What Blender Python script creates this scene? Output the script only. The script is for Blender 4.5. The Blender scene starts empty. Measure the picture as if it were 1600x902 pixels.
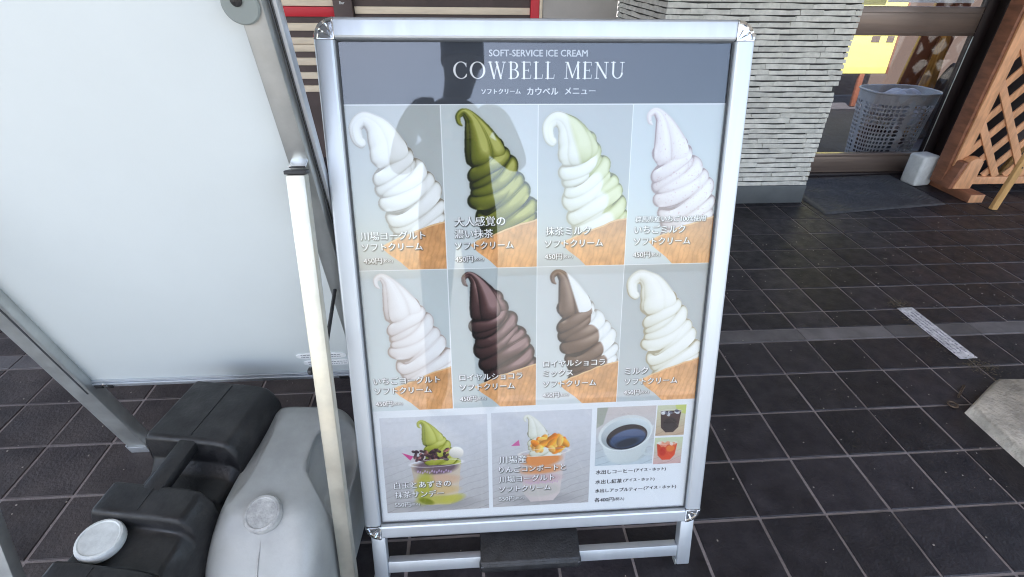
import bpy, bmesh, math, random
import numpy as np
from mathutils import Matrix, Vector
R_ = math.radians
scene = bpy.context.scene
# ---------------------------------------------------------------- camera
cd = bpy.data.cameras.new('camera'); cam = bpy.data.objects.new('camera', cd); scene.collection.objects.link(cam)
cd.sensor_width = 36.0; cd.lens = 18.326; cd.clip_start = .02; cd.clip_end = 3000
CAM = Vector((-0.59697, -0.65094, 1.011885))
cam.matrix_world = Matrix.Translation(CAM) @ Matrix(((0.9973, 0.0278, -0.0675, 0), (-0.0719, 0.5299, -0.8450, 0), (0.0123, 0.8476, 0.5305, 0), (0, 0, 0, 1)))
scene.camera = cam
# ---------------------------------------------------------------- sky, sun, exposure
SUN_EL, SUN_AZ = R_(58), R_(205)            # sun high behind the photographer, a little to the left
w = bpy.data.worlds.new('World'); scene.world = w; w.use_nodes = True
nt = w.node_tree; bgn = nt.nodes['Background']; sky = nt.nodes.new('ShaderNodeTexSky')
sky.sky_type = 'NISHITA'; sky.sun_disc = False; sky.sun_elevation = SUN_EL; sky.sun_rotation = SUN_AZ; sky.dust_density = 2.2; sky.air_density = 1.0
nt.links.new(sky.outputs[0], bgn.inputs[0]); bgn.inputs[1].default_value = 0.13
sd = bpy.data.lights.new('sun', 'SUN'); sd.energy = 4.2; sd.angle = R_(0.6); sd.color = (1, .95, .87)
sun = bpy.data.objects.new('sun', sd); scene.collection.objects.link(sun)
sdir = Vector((math.sin(SUN_AZ) * math.cos(SUN_EL), math.cos(SUN_AZ) * math.cos(SUN_EL), math.sin(SUN_EL)))
sun.rotation_euler = sdir.to_track_quat('Z', 'Y').to_euler(); sun.location = (-3, -6, 8)
vs = scene.view_settings; vs.view_transform = 'Standard'; vs.look = 'None'; vs.gamma = 1; vs.exposure = 2.2
scene.cycles.filter_width = 1.1; scene.cycles.max_bounces = 10; scene.cycles.transparent_max_bounces = 12
# ---------------------------------------------------------------- helpers
COL = scene.collection
random.seed(7)
def link(o): COL.objects.link(o); return o
def tag(o, label=None, cat=None, group=None, kind=None):
    if label: o['label'] = label
    if cat: o['category'] = cat
    if group: o['group'] = group
    if kind: o['kind'] = kind
    return o
def empty(name, loc, rot=(0, 0, 0), **k):
    o = link(bpy.data.objects.new(name, None)); o.location = loc; o.rotation_euler = rot; o.empty_display_size = .05
    return tag(o, **k)
def meshobj(name, me, mat=None, parent=None, loc=(0, 0, 0), rot=(0, 0, 0)):
    o = link(bpy.data.objects.new(name, me))
    if mat and not me.materials: me.materials.append(mat)
    if parent: o.parent = parent
    o.location = loc; o.rotation_euler = rot
    return o
def from_bm(bm, smooth=False):
    me = bpy.data.meshes.new('m'); bm.to_mesh(me); bm.free()
    if smooth:
        for p in me.polygons: p.use_smooth = True
    return me
def bm_box(bm, x0, x1, y0, y1, z0, z1, bev=0, seg=2):
    r = bmesh.ops.create_cube(bm, size=1)
    vs_ = r['verts']
    for v in vs_:
        v.co = Vector(((x0 + x1) / 2 + v.co.x * (x1 - x0), (y0 + y1) / 2 + v.co.y * (y1 - y0), (z0 + z1) / 2 + v.co.z * (z1 - z0)))
    if bev:
        es = list({e for v in vs_ for e in v.link_edges})
        bmesh.ops.bevel(bm, geom=es, offset=bev, segments=seg, affect='EDGES', profile=.5)
def box(name, x0, x1, y0, y1, z0, z1, mat, parent=None, bev=.002, seg=2, smooth=True, **k):
    bm = bmesh.new(); bm_box(bm, x0, x1, y0, y1, z0, z1, bev, seg); me = from_bm(bm)
    if smooth and bev:
        for p in me.polygons: p.use_smooth = True
        me.set_sharp_from_angle(angle=R_(40))
    return tag(meshobj(name, me, mat, parent), **k)
def prism(name, pts, axis, a, b, mat, parent=None, bev=0, smooth=True, **k):
    """polygon pts (2D) swept along axis from a to b"""
    bm = bmesh.new()
    f3 = {'x': lambda p, t: (t, p[0], p[1]), 'y': lambda p, t: (p[0], t, p[1]), 'z': lambda p, t: (p[0], p[1], t)}[axis]
    v0 = [bm.verts.new(f3(p, a)) for p in pts]; v1 = [bm.verts.new(f3(p, b)) for p in pts]; n = len(pts)
    bm.faces.new(v0); bm.faces.new(v1[::-1])
    for i in range(n): bm.faces.new((v0[i], v1[i], v1[(i + 1) % n], v0[(i + 1) % n]))
    bmesh.ops.recalc_face_normals(bm, faces=bm.faces)
    if bev: bmesh.ops.bevel(bm, geom=list(bm.edges), offset=bev, segments=2, affect='EDGES', profile=.5)
    me = from_bm(bm)
    if smooth:
        for p in me.polygons: p.use_smooth = True
        me.set_sharp_from_angle(angle=R_(32))
    return tag(meshobj(name, me, mat, parent), **k)
def lathe(name, prof, mat, parent=None, n=48, loc=(0, 0, 0), rot=(0, 0, 0), knurl=0, **k):
    bm = bmesh.new(); rings = []
    for i, (r, z) in enumerate(prof):
        ring = []
        for j in range(n):
            a = 2 * math.pi * j / n; rr = r * (1 + (knurl if j % 2 else 0) * (1 if 0 < i < len(prof) - 1 else 0))
            ring.append(bm.verts.new((rr * math.cos(a), rr * math.sin(a), z)))
        rings.append(ring)
    for a_, b_ in zip(rings[:-1], rings[1:]):
        for j in range(n): bm.faces.new((a_[j], a_[(j + 1) % n], b_[(j + 1) % n], b_[j]))
    bm.faces.new(rings[0][::-1]); bm.faces.new(rings[-1])
    me = from_bm(bm, True); me.set_sharp_from_angle(angle=R_(35))
    return tag(meshobj(name, me, mat, parent, loc, rot), **k)
def bar_between(name, p, q, wx, wy, mat, parent=None, bev=.002, up=(1, 0, 0)):
    p, q = Vector(p), Vector(q); d = q - p; L = d.length; z = d.normalized(); x = Vector(up); x = (x - z * x.dot(z)).normalized(); y = z.cross(x)
    bm = bmesh.new(); bm_box(bm, -wx / 2, wx / 2, -wy / 2, wy / 2, 0, L, bev)
    M = Matrix((x, y, z)).transposed().to_4x4(); M.translation = p
    bm.transform(M); me = from_bm(bm, True); me.set_sharp_from_angle(angle=R_(40))
    return meshobj(name, me, mat, parent)
def tube(name, pts, r, mat, parent=None, n=10):
    cu = bpy.data.curves.new('c', 'CURVE'); cu.dimensions = '3D'; cu.bevel_depth = r; cu.bevel_resolution = 3; cu.use_fill_caps = True
    sp = cu.splines.new('POLY'); sp.points.add(len(pts) - 1)
    for i, p in enumerate(pts): sp.points[i].co = (*p, 1)
    ob = bpy.data.objects.new('c', cu); link(ob); dg = bpy.context.evaluated_depsgraph_get()
    me = bpy.data.meshes.new_from_object(ob.evaluated_get(dg)); bpy.data.objects.remove(ob); bpy.data.curves.remove(cu)
    for p in me.polygons: p.use_smooth = True
    return meshobj(name, me, mat, parent)
# ---------------------------------------------------------------- materials
def M(name, col, rough=.5, metal=0., var=0., scale=8., bump=0., bscale=40., rvar=0., col2=None, spec=.5, stretch=None, objrand=0., lo=.35, hi=.65):
    m = bpy.data.materials.new(name); m.use_nodes = True; t = m.node_tree; N = t.nodes; L = t.links; b = N['Principled BSDF']
    b.inputs['Roughness'].default_value = rough; b.inputs['Metallic'].default_value = metal; b.inputs['Specular IOR Level'].default_value = spec
    c = (*col, 1); b.inputs['Base Color'].default_value = c
    tc = N.new('ShaderNodeTexCoord'); vec = tc.outputs['Object']
    if objrand or stretch:
        mp = N.new('ShaderNodeMapping'); L.new(vec, mp.inputs[0]); vec = mp.outputs[0]
        if stretch: mp.inputs['Scale'].default_value = stretch
        if objrand:
            oi = N.new('ShaderNodeObjectInfo'); mm = N.new('ShaderNodeMath'); mm.operation = 'MULTIPLY'; mm.inputs[1].default_value = 97.; L.new(oi.outputs['Random'], mm.inputs[0])
            cx = N.new('ShaderNodeCombineXYZ'); [L.new(mm.outputs[0], cx.inputs[i]) for i in range(3)]; L.new(cx.outputs[0], mp.inputs['Location'])
    out = None
    if var or col2:
        n = N.new('ShaderNodeTexNoise'); n.inputs['Scale'].default_value = scale; n.inputs['Detail'].default_value = 8; n.inputs['Roughness'].default_value = .62; L.new(vec, n.inputs['Vector'])
        r = N.new('ShaderNodeMapRange'); r.inputs[1].default_value = lo; r.inputs[2].default_value = hi; L.new(n.outputs['Fac'], r.inputs[0])
        mx = N.new('ShaderNodeMix'); mx.data_type = 'RGBA'; L.new(r.outputs[0], mx.inputs[0])
        if col2: mx.inputs[6].default_value = c; mx.inputs[7].default_value = (*col2, 1)
        else: mx.inputs[6].default_value = (*[x * (1 - var) for x in col], 1); mx.inputs[7].default_value = (*[min(1, x * (1 + var)) for x in col], 1)
        out = mx.outputs[2]
        if rvar:
            r2 = N.new('ShaderNodeMapRange'); r2.inputs[1].default_value = .3; r2.inputs[2].default_value = .7; r2.inputs[3].default_value = max(.02, rough - rvar); r2.inputs[4].default_value = min(1, rough + rvar)
            n3 = N.new('ShaderNodeTexNoise'); n3.inputs['Scale'].default_value = scale * 1.7; n3.inputs['Detail'].default_value = 6; L.new(vec, n3.inputs['Vector']); L.new(n3.outputs['Fac'], r2.inputs[0]); L.new(r2.outputs[0], b.inputs['Roughness'])
    if objrand:
        oi2 = N.new('ShaderNodeObjectInfo'); hs = N.new('ShaderNodeHueSaturation'); r3 = N.new('ShaderNodeMapRange'); r3.inputs[3].default_value = 1 - objrand; r3.inputs[4].default_value = 1 + objrand
        L.new(oi2.outputs['Random'], r3.inputs[0]); L.new(r3.outputs[0], hs.inputs['Value'])
        if out is None: hs.inputs['Color'].default_value = c
        else: L.new(out, hs.inputs['Color'])
        out = hs.outputs[0]
    if out is not None: L.new(out, b.inputs['Base Color'])
    if bump:
        n2 = N.new('ShaderNodeTexNoise'); n2.inputs['Scale'].default_value = bscale; n2.inputs['Detail'].default_value = 5; L.new(vec, n2.inputs['Vector'])
        bp = N.new('ShaderNodeBump'); bp.inputs['Strength'].default_value = bump; bp.inputs['Distance'].default_value = .004; L.new(n2.outputs['Fac'], bp.inputs['Height']); L.new(bp.outputs[0], b.inputs['Normal'])
    return m
def M_clear(name, ior=1.49, rough=.0, tint=(1, 1, 1), smudge=0.):
    """thin clear sheet: straight-through light plus a Fresnel mirror"""
    m = bpy.data.materials.new(name); m.use_nodes = True; t = m.node_tree; N = t.nodes; L = t.links
    N.remove(N['Principled BSDF']); o = N['Material Output']
    tr = N.new('ShaderNodeBsdfTransparent'); tr.inputs[0].default_value = (*tint, 1); gl = N.new('ShaderNodeBsdfGlossy'); gl.inputs['Roughness'].default_value = rough
    f0 = ((ior - 1) / (ior + 1)) ** 2; mx = N.new('ShaderNodeMixShader')            # Schlick, the same from both faces
    lw = N.new('ShaderNodeLayerWeight'); lw.inputs[0].default_value = .5; pw = N.new('ShaderNodeMath'); pw.operation = 'POWER'; pw.inputs[1].default_value = 5; L.new(lw.outputs['Facing'], pw.inputs[0])
    fr = N.new('ShaderNodeMath'); fr.operation = 'MULTIPLY_ADD'; fr.inputs[1].default_value = 1 - f0; fr.inputs[2].default_value = f0; L.new(pw.outputs[0], fr.inputs[0])
    L.new(fr.outputs[0], mx.inputs[0]); L.new(tr.outputs[0], mx.inputs[1]); L.new(gl.outputs[0], mx.inputs[2]); L.new(mx.outputs[0], o.inputs['Surface'])
    if smudge:
        tc = N.new('ShaderNodeTexCoord'); mp = N.new('ShaderNodeMapping'); mp.inputs['Scale'].default_value = (30, 30, 4); mp.inputs['Rotation'].default_value = (0, .6, 0); L.new(tc.outputs['Object'], mp.inputs[0])
        n = N.new('ShaderNodeTexNoise'); n.inputs['Scale'].default_value = 1.6; n.inputs['Detail'].default_value = 7; L.new(mp.outputs[0], n.inputs['Vector'])
        r = N.new('ShaderNodeMapRange'); r.inputs[1].default_value = .45; r.inputs[2].default_value = .8; r.inputs[3].default_value = rough; r.inputs[4].default_value = smudge; L.new(n.outputs['Fac'], r.inputs[0]); L.new(r.outputs[0], gl.inputs['Roughness'])
    return m
ALU = M('satin_aluminium', (.62, .655, .695), .48, .75, .03, 30, rvar=.05, stretch=(1, 1, .1))
ALU2 = M('worn_aluminium', (.58, .60, .59), .40, .65, .12, 14, rvar=.12, bump=.02, bscale=90)
CHROME = M('chrome_corner', (.86, .87, .88), .10, 1, .05, 60, bump=.05, bscale=120)
BLKP = M('black_plastic', (.018, .018, .02), .42, 0, .35, 30, bump=.25, bscale=260, rvar=.12)
DUSTY = M('dusty_black_polyethylene', (.0085, .0085, .010), .48, 0, 0, 22, bump=.16, bscale=180, rvar=.14, col2=(.036, .034, .034), lo=.48, hi=.86)
GREYP = M('weathered_grey_polyethylene', (.335, .345, .34), .40, 0, .14, 9, bump=.08, bscale=150, rvar=.10)
WHITEP = M('white_plastic_cap', (.62, .64, .63), .5, 0, .14, 40, bump=.15, bscale=120)
GREYCAP = M('scuffed_grey_cap', (.30, .30, .30), .6, 0, 0, 55, bump=.5, bscale=160, col2=(.48, .48, .47))
BOARD = M('white_board_face', (.665, .71, .712), .60, 0, .035, 1.6, rvar=.08, bump=.03, bscale=300)
TILE = M('charcoal_floor_tile', (.0135, .0112, .0145), .52, 0, 0, 17, bump=.5, bscale=150, rvar=.12, col2=(.046, .040, .046), objrand=.36, lo=.38, hi=.90, spec=.42)
TILE_GREY = M('greyish_charcoal_tile', (.036, .030, .031), .66, 0, 0, 7, bump=.5, bscale=130, rvar=.12, col2=(.105, .088, .082), objrand=.2, lo=.36, hi=.86, spec=.3)  # greyer and paler version of the tile colour, laid at the left
TILE_OUT = M('charcoal_tile_field', (.028, .025, .029), .55, 0, .35, 6, bump=.3, bscale=90)
BAND = M('grey_border_tile', (.125, .115, .116), .6, 0, .22, 14, bump=.3, bscale=150, objrand=.22)
CRUMB = M('pale_grit', (.30, .27, .24), .9)
MORTAR = M('mortar_joint', (.29, .255, .25), .85, 0, 0, 5, bump=.5, bscale=160, col2=(.10, .085, .082), lo=.48, hi=.80)
ASPH = M('road_asphalt', (.20, .19, .17), .85, 0, .2, 1.5, bump=.4, bscale=120)
CONC = M('pale_concrete', (.50, .455, .39), .85, 0, .32, 12, bump=1.0, bscale=90)
SIDING = M('pale_grey_siding', (.56, .54, .485), .7, 0, .16, 26, bump=.4, bscale=140, objrand=.09)
SIDE_BK = M('siding_shadow_gap', (.045, .042, .040), .8)
SKIRT = M('slate_skirting', (.085, .09, .093), .55, 0, .12, 10)
BROWN = M('dark_brown_wall', (.085, .058, .054), .6, 0, .18, 6)
BEIGE = M('beige_wood_slat', (.82, .68, .52), .55, 0, .10, 5, stretch=(1, 8, 8))
RED = M('red_board', (.66, .024, .04), .45)
PINK = M('greige_panel', (.46, .42, .39), .6, 0, .06, 4)
BRONZE = M('bronze_door_rail', (.20, .15, .125), .38, .55, .12, 6, rvar=.08, stretch=(.3, 3, 6))
DKBRZ = M('dark_bronze_jamb', (.026, .018, .018), .42, .3, .15, 8)
WOOD = M('orange_trellis_wood', (.66, .33, .165), .55, 0, .20, 9, bump=.15, bscale=60, stretch=(5, 5, 1))
WOODD = M('red_brown_wood', (.24, .095, .05), .6, 0, .28, 9, bump=.2, bscale=60, stretch=(4, 1, 4))
WOODY = M('yellow_pine_leg', (.58, .33, .125), .5, 0, .18, 9, stretch=(5, 5, 1))
MATM = M('ribbed_rubber_mat', (.062, .063, .068), .55, 0, .3, 30, bump=.6, bscale=220)
FOAM = M('white_foam_block', (.55, .56, .55), .75, 0, .10, 18, bump=.5, bscale=60)
SUNSHADE = M('sunshade_soffit', (.42, .41, .39), .7, 0, .05, 2)
# ---------------------------------------------------------------- printed menu (flat print, drawn with numpy)
PS = 2.0                                   # print pixels per mm
PW_MM, PH_MM = 571.4, 812.9
def _blur(a, r):
    r = int(r)
    if r < 1: return a
    for _ in range(2):
        for ax in (0, 1):
            pad = [(0, 0)] * a.ndim; pad[ax] = (r + 1, r)
            c = np.cumsum(np.pad(a, pad, mode='edge'), axis=ax, dtype=np.float64)
            n = a.shape[ax]
            hi = np.take(c, range(2 * r + 1, 2 * r + 1 + n), axis=ax); lo = np.take(c, range(0, n), axis=ax)
            a = ((hi - lo) / (2 * r + 1)).astype(np.float32)
    return a
def _noise(h, w, cell, seed, octaves=3):
    rg = np.random.default_rng(seed); out = np.zeros((h, w), np.float32); amp = 1.; tot = 0
    for o in range(octaves):
        c = max(1.0, cell / 2 ** o); gh, gw = int(h / c) + 3, int(w / c) + 3
        g = rg.random((gh, gw)).astype(np.float32)
        y = np.arange(h) / c; x = np.arange(w) / c
        yi = y.astype(int); xi = x.astype(int); fy = (y - yi); fx = (x - xi)
        fy = (fy * fy * (3 - 2 * fy))[:, None]; fx = (fx * fx * (3 - 2 * fx))[None]
        a = g[yi][:, xi]; b = g[yi][:, xi + 1]; cc = g[yi + 1][:, xi]; d = g[yi + 1][:, xi + 1]
        out += amp * ((a * (1 - fx) + b * fx) * (1 - fy) + (cc * (1 - fx) + d * fx) * fy); tot += amp; amp *= .5
    return out / tot
def _tube(path, rad, lobes, depth, twist, K, M, ph=0.0, ref=(0.31, 0.95, 0.05)):
    """dense points + normals of a lobed tube that follows path(t), axis z towards the viewer"""
    t = np.linspace(0, 1, K); P = path(t); r = rad(t); kk = np.ones(K // 14) / (K // 14)
    r = np.minimum(r * 1.03 + .2, np.convolve(np.pad(r, K // 14, mode='edge'), kk, 'same')[K // 14:-(K // 14)])
    T = np.gradient(P, axis=0); T /= np.linalg.norm(T, axis=1)[:, None] + 1e-9
    ref = np.array(ref); ref = ref / np.linalg.norm(ref)
    A = ref[None] - (T @ ref)[:, None] * T
    bad = np.linalg.norm(A, axis=1) < .15
    A[bad] = np.cross(T[bad], [0, 0, 1.0]); A /= np.linalg.norm(A, axis=1)[:, None] + 1e-9
    B = np.cross(T, A)
    th = np.linspace(0, 2 * np.pi, M)
    rr = r[:, None] * (1 + depth * (2.1 * np.abs(np.cos(lobes * th[None] + twist * 2 * np.pi * t[:, None] + ph)) ** .8 - 1.3))
    S = P[:, None] + rr[..., None] * (np.cos(th)[None, :, None] * A[:, None] + np.sin(th)[None, :, None] * B[:, None])
    du = np.gradient(S, axis=0); dv = np.gradient(S, axis=1)
    Nn = np.cross(du, dv); Nn /= np.linalg.norm(Nn, axis=2)[..., None] + 1e-9
    out = S - P[:, None]
    sg = np.sign(np.sum(Nn * out, axis=2)); sg[sg == 0] = 1
    tb = np.sin(th)[None] * np.ones((K, 1))
    return S.reshape(-1, 3), (Nn * sg[..., None]).reshape(-1, 3), tb.reshape(-1).astype(np.float32)
def _cat(ctrl):
    c = np.array(ctrl, float)
    def f(t):
        n = len(c) - 1; u = np.clip(np.asarray(t) * n, 0, n - 1e-6); i = u.astype(int); s = (u - i)[:, None]
        p0 = c[np.maximum(i - 1, 0)]; p1 = c[i]; p2 = c[i + 1]; p3 = c[np.minimum(i + 2, n)]
        return .5 * ((2 * p1) + (-p0 + p2) * s + (2 * p0 - 5 * p1 + 4 * p2 - p3) * s * s + (-p0 + 3 * p1 - 3 * p2 + p3) * s ** 3)
    return f
def softserve(fat, seed, w=142.0, h=248.0):
    """normal, depth and mask buffers of one soft-serve swirl leaning in its picture cell (mm)"""
    rg = np.random.default_rng(seed)
    ax = np.array([0.31, 0.95, 0.0]); pr = np.array([0.95, -0.31, 0.0]); vz = np.array([0, 0, 1.0])
    base = np.array([50.0, 28.0, 0.0]); tilt = 0.28
    turns = 4.9; wob = rg.random(4) * 6.28
    def helix(t):
        ph = 2 * np.pi * turns * t + 2.4 + .35 * seed
        s = 36 + 152 * t + 3.2 * np.sin(ph * 1.7 + wob[0])
        R = 9 + 21 * np.clip(t / .5, 0, 1) ** .8 + 2.6 * np.sin(ph * 1.31 + wob[1])
        zc = np.sin(ph) * R
        slope = 9.0 * np.cos(ph + .5)                               # ropes climb to the right
        P = base + (s - slope)[:, None] * ax + (np.cos(ph) * R)[:, None] * pr + zc[:, None] * (vz * .95 + ax * tilt)
        return P
    S1, N1, B1 = _tube(helix, lambda t: 19.5 - 2 * t - 4 * np.clip(1 - t * 6, 0, 1) + 2.2 * np.sin(t * 37 + wob[2]) + 1.6 * np.sin(t * 83 + wob[3]), 2, .15, 3.5, 4200, 480)
    if fat:
        path = _cat([(66, 92, 10), (62, 72, 10), (56, 52, 8), (44, 30, 6), (28, 20, 4), (15, 30, 6), (17, 48, 10), (27, 56, 12)])
        rd = lambda t: np.interp(t, [0, .05, .12, .2, .35, .5, .7, .85, .97, 1], [6, 20, 30, 30, 23, 12, 9, 8, 6, .5])
    else:
        path = _cat([(68, 95, 8), (66, 78, 8), (60, 58, 6), (52, 36, 3), (44, 19, 0), (34, 10, 0), (25.5, 15, 2), (26, 24, 3), (31, 29, 4)])
        rd = lambda t: np.interp(t, [0, .04, .1, .16, .25, .38, .5, .62, .75, .9, 1], [6, 18, 27, 29, 26, 17, 9, 5, 3.6, 2.4, .3])
    S2, N2, B2 = _tube(path, rd, 2, .13 if not fat else .07, .45, 1100, 640, .8 + seed, (0.1, 0.0, 1.0))
    S = np.concatenate([S1, S2]); N = np.concatenate([N1, N2]); TB = np.concatenate([B1, B2 * .0])
    W, H = int(w * PS), int(h * PS)
    x = (S[:, 0] * PS).astype(int); y = (S[:, 1] * PS).astype(int)
    ok = (x >= 0) & (x < W) & (y >= 0) & (y < H)
    idx = (y * W + x)[ok]; z = S[ok, 2]; Nk = N[ok]
    o = np.argsort(z, kind='stable'); idx = idx[o]
    Z = np.full(W * H, -99., np.float32); NB = np.zeros((W * H, 3), np.float32)
    Z[idx] = z[o]; NB[idx] = Nk[o]; TH = np.zeros(W * H, np.float32); TH[idx] = TB[ok][o]; TH = _blur(TH.reshape(H, W), 1)
    Z = Z.reshape(H, W); NB = NB.reshape(H, W, 3); m = (Z > -98)
    for _ in range(3):                                            # close pin holes
        f = ~m; nb = sum(np.roll(m, s, a).astype(int) for a in (0, 1) for s in (1, -1)); f &= nb >= 3
        Zs = sum(np.roll(np.where(m, Z, 0), s, a) for a in (0, 1) for s in (1, -1)) / np.maximum(nb, 1)
        Ns = sum(np.roll(np.where(m[..., None], NB, 0), s, a) for a in (0, 1) for s in (1, -1))
        Z[f] = Zs[f]; NB[f] = Ns[f]; m = m | f
    NB = _blur(NB, 1); NB /= np.linalg.norm(NB, axis=2)[..., None] + 1e-6
    Zf = np.where(m, Z, 0); bl = _blur(Zf, 7) / np.maximum(_blur(m.astype(np.float32), 7), .05)
    crease = np.clip((bl - Zf) / 9.0, -.6, 1) * m
    bl2 = _blur(Zf, 20) / np.maximum(_blur(m.astype(np.float32), 20), .05)
    crease = crease * .7 + .3 * np.clip((bl2 - Zf) / 22.0, -.6, 1) * m
    return NB, TH, m.astype(np.float32), crease
def _ramp(v, cols):
    xs = np.linspace(0, 1, len(cols)); c = np.array(cols, float) / 255
    return np.stack([np.interp(v, xs, c[:, k]) for k in range(3)], -1).astype(np.float32)
class Print:
    def __init__(s):
        s.h, s.w = int(PH_MM * PS), int(PW_MM * PS)
        s.a = np.ones((s.h, s.w, 3), np.float32) * np.array([.93, .94, .95], np.float32)
    def grid(s, x0, y0, x1, y1):
        X0, Y0, X1, Y1 = [int(round(v * PS)) for v in (x0, y0, x1, y1)]
        X0, Y0 = max(X0, 0), max(Y0, 0); X1, Y1 = min(X1, s.w), min(Y1, s.h)
        yy, xx = np.mgrid[Y0:Y1, X0:X1]
        return (slice(Y0, Y1), slice(X0, X1)), (xx + .5) / PS, (yy + .5) / PS
    def rect(s, x0, y0, x1, y1, c):
        sl, xx, yy = s.grid(x0, y0, x1, y1); s.a[sl] = np.array(c) / 255
    def blend(s, sl, m, c):
        m = np.clip(m, 0, 1)[..., None]; s.a[sl] = s.a[sl] * (1 - m) + m * c
    def ell(s, cx, cy, rx, ry, c, rot=0, soft=.6, clip=None, alpha=1., shade=None, inner=None):
        R = max(rx, ry) + soft * 2
        b = [cx - R, cy - R, cx + R, cy + R]
        if clip: b = [max(b[0], clip[0]), max(b[1], clip[1]), min(b[2], clip[2]), min(b[3], clip[3])]
        if b[2] <= b[0] or b[3] <= b[1]: return
        sl, xx, yy = s.grid(*b)
        ca, sa = math.cos(rot), math.sin(rot); X = (xx - cx) * ca + (yy - cy) * sa; Y = -(xx - cx) * sa + (yy - cy) * ca
        q = np.sqrt((X / rx) ** 2 + (Y / ry) ** 2); m = np.clip((1 - q) * min(rx, ry) / soft + .5, 0, 1)
        if inner is not None: m = m * (1 - np.clip((inner - q) * min(rx, ry) / soft + .5, 0, 1))
        col = np.array(c, float) / 255 * np.ones(xx.shape + (3,))
        if shade: col = np.clip(col * (1 + shade[0] * X / rx + shade[1] * Y / ry)[..., None], 0, 1)
        s.blend(sl, m * alpha, col)
    def poly(s, pts, c, soft=.5, clip=None, alpha=1., grad=None, tex=None):
        p = np.array(pts, float); b = [p[:, 0].min() - 1, p[:, 1].min() - 1, p[:, 0].max() + 1, p[:, 1].max() + 1]
        if clip: b = [max(b[0], clip[0]), max(b[1], clip[1]), min(b[2], clip[2]), min(b[3], clip[3])]
        sl, xx, yy = s.grid(*b); ins = np.zeros(xx.shape, bool); d = np.full(xx.shape, 1e9)
        for i in range(len(p)):
            (xa, ya), (xb, yb) = p[i - 1], p[i]
            cr = ((ya > yy) != (yb > yy)); xi = xa + (yy - ya) * (xb - xa) / ((yb - ya) or 1e-9); ins ^= cr & (xx < xi)
            L = (xb - xa) ** 2 + (yb - ya) ** 2 or 1e-9
            tt = np.clip(((xx - xa) * (xb - xa) + (yy - ya) * (yb - ya)) / L, 0, 1)
            d = np.minimum(d, np.hypot(xx - xa - tt * (xb - xa), yy - ya - tt * (yb - ya)))
        m = np.clip(np.where(ins, d, -d) / soft + .5, 0, 1)
        col = np.array(c, float) / 255 * np.ones(xx.shape + (3,))
        if grad: col = col * (1 + grad[0] * (xx - p[:, 0].mean()) / np.ptp(p[:, 0]) + grad[1] * (yy - p[:, 1].mean()) / np.ptp(p[:, 1]))[..., None]
        if tex is not None: col = col * (1 + tex[0] * (_noise(xx.shape[0], xx.shape[1], tex[1], tex[2]) - .5))[..., None]
        s.blend(sl, m * alpha, np.clip(col, 0, 1))
    def mask(s, m, x0, y0, c, alpha=1.):
        X0, Y0 = int(round(x0 * PS)), int(round(y0 * PS)); h, w = m.shape
        ya, xa = max(Y0, 0), max(X0, 0); yb, xb = min(Y0 + h, s.h), min(X0 + w, s.w)
        if yb <= ya or xb <= xa: return
        s.blend((slice(ya, yb), slice(xa, xb)), m[ya - Y0:yb - Y0, xa - X0:xb - X0] * alpha, np.array(c, float) / 255)
def tri_raster(tri, W, H):
    m = np.zeros((H, W), np.float32)
    for a, b, c in tri:
        x0, x1 = int(max(min(a[0], b[0], c[0]) - 1, 0)), int(min(max(a[0], b[0], c[0]) + 2, W))
        y0, y1 = int(max(min(a[1], b[1], c[1]) - 1, 0)), int(min(max(a[1], b[1], c[1]) + 2, H))
        if x1 <= x0 or y1 <= y0: continue
        xx = np.arange(x0, x1)[None] + .5; yy = np.arange(y0, y1)[:, None] + .5
        e = [(q[0] - p[0]) * (yy - p[1]) - (q[1] - p[1]) * (xx - p[0]) for p, q in ((a, b), (b, c), (c, a))]
        ins = ((e[0] >= 0) & (e[1] >= 0) & (e[2] >= 0)) | ((e[0] <= 0) & (e[1] <= 0) & (e[2] <= 0))
        m[y0:y1, x0:x1][ins] = 1
    return m
def text_tris(body):
    cu = bpy.data.curves.new('lettering_outline', 'FONT'); cu.body = body; cu.resolution_u = 3
    ob = bpy.data.objects.new('lettering_outline', cu); bpy.context.scene.collection.objects.link(ob)
    dg = bpy.context.evaluated_depsgraph_get(); dg.update()
    ev = ob.evaluated_get(dg); me = ev.to_mesh(); me.calc_loop_triangles()
    co = np.array([v.co[:2] for v in me.vertices]); t = np.array([l.vertices[:] for l in me.loop_triangles])
    ev.to_mesh_clear(); bpy.data.objects.remove(ob); bpy.data.curves.remove(cu)
    return co, t
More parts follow.
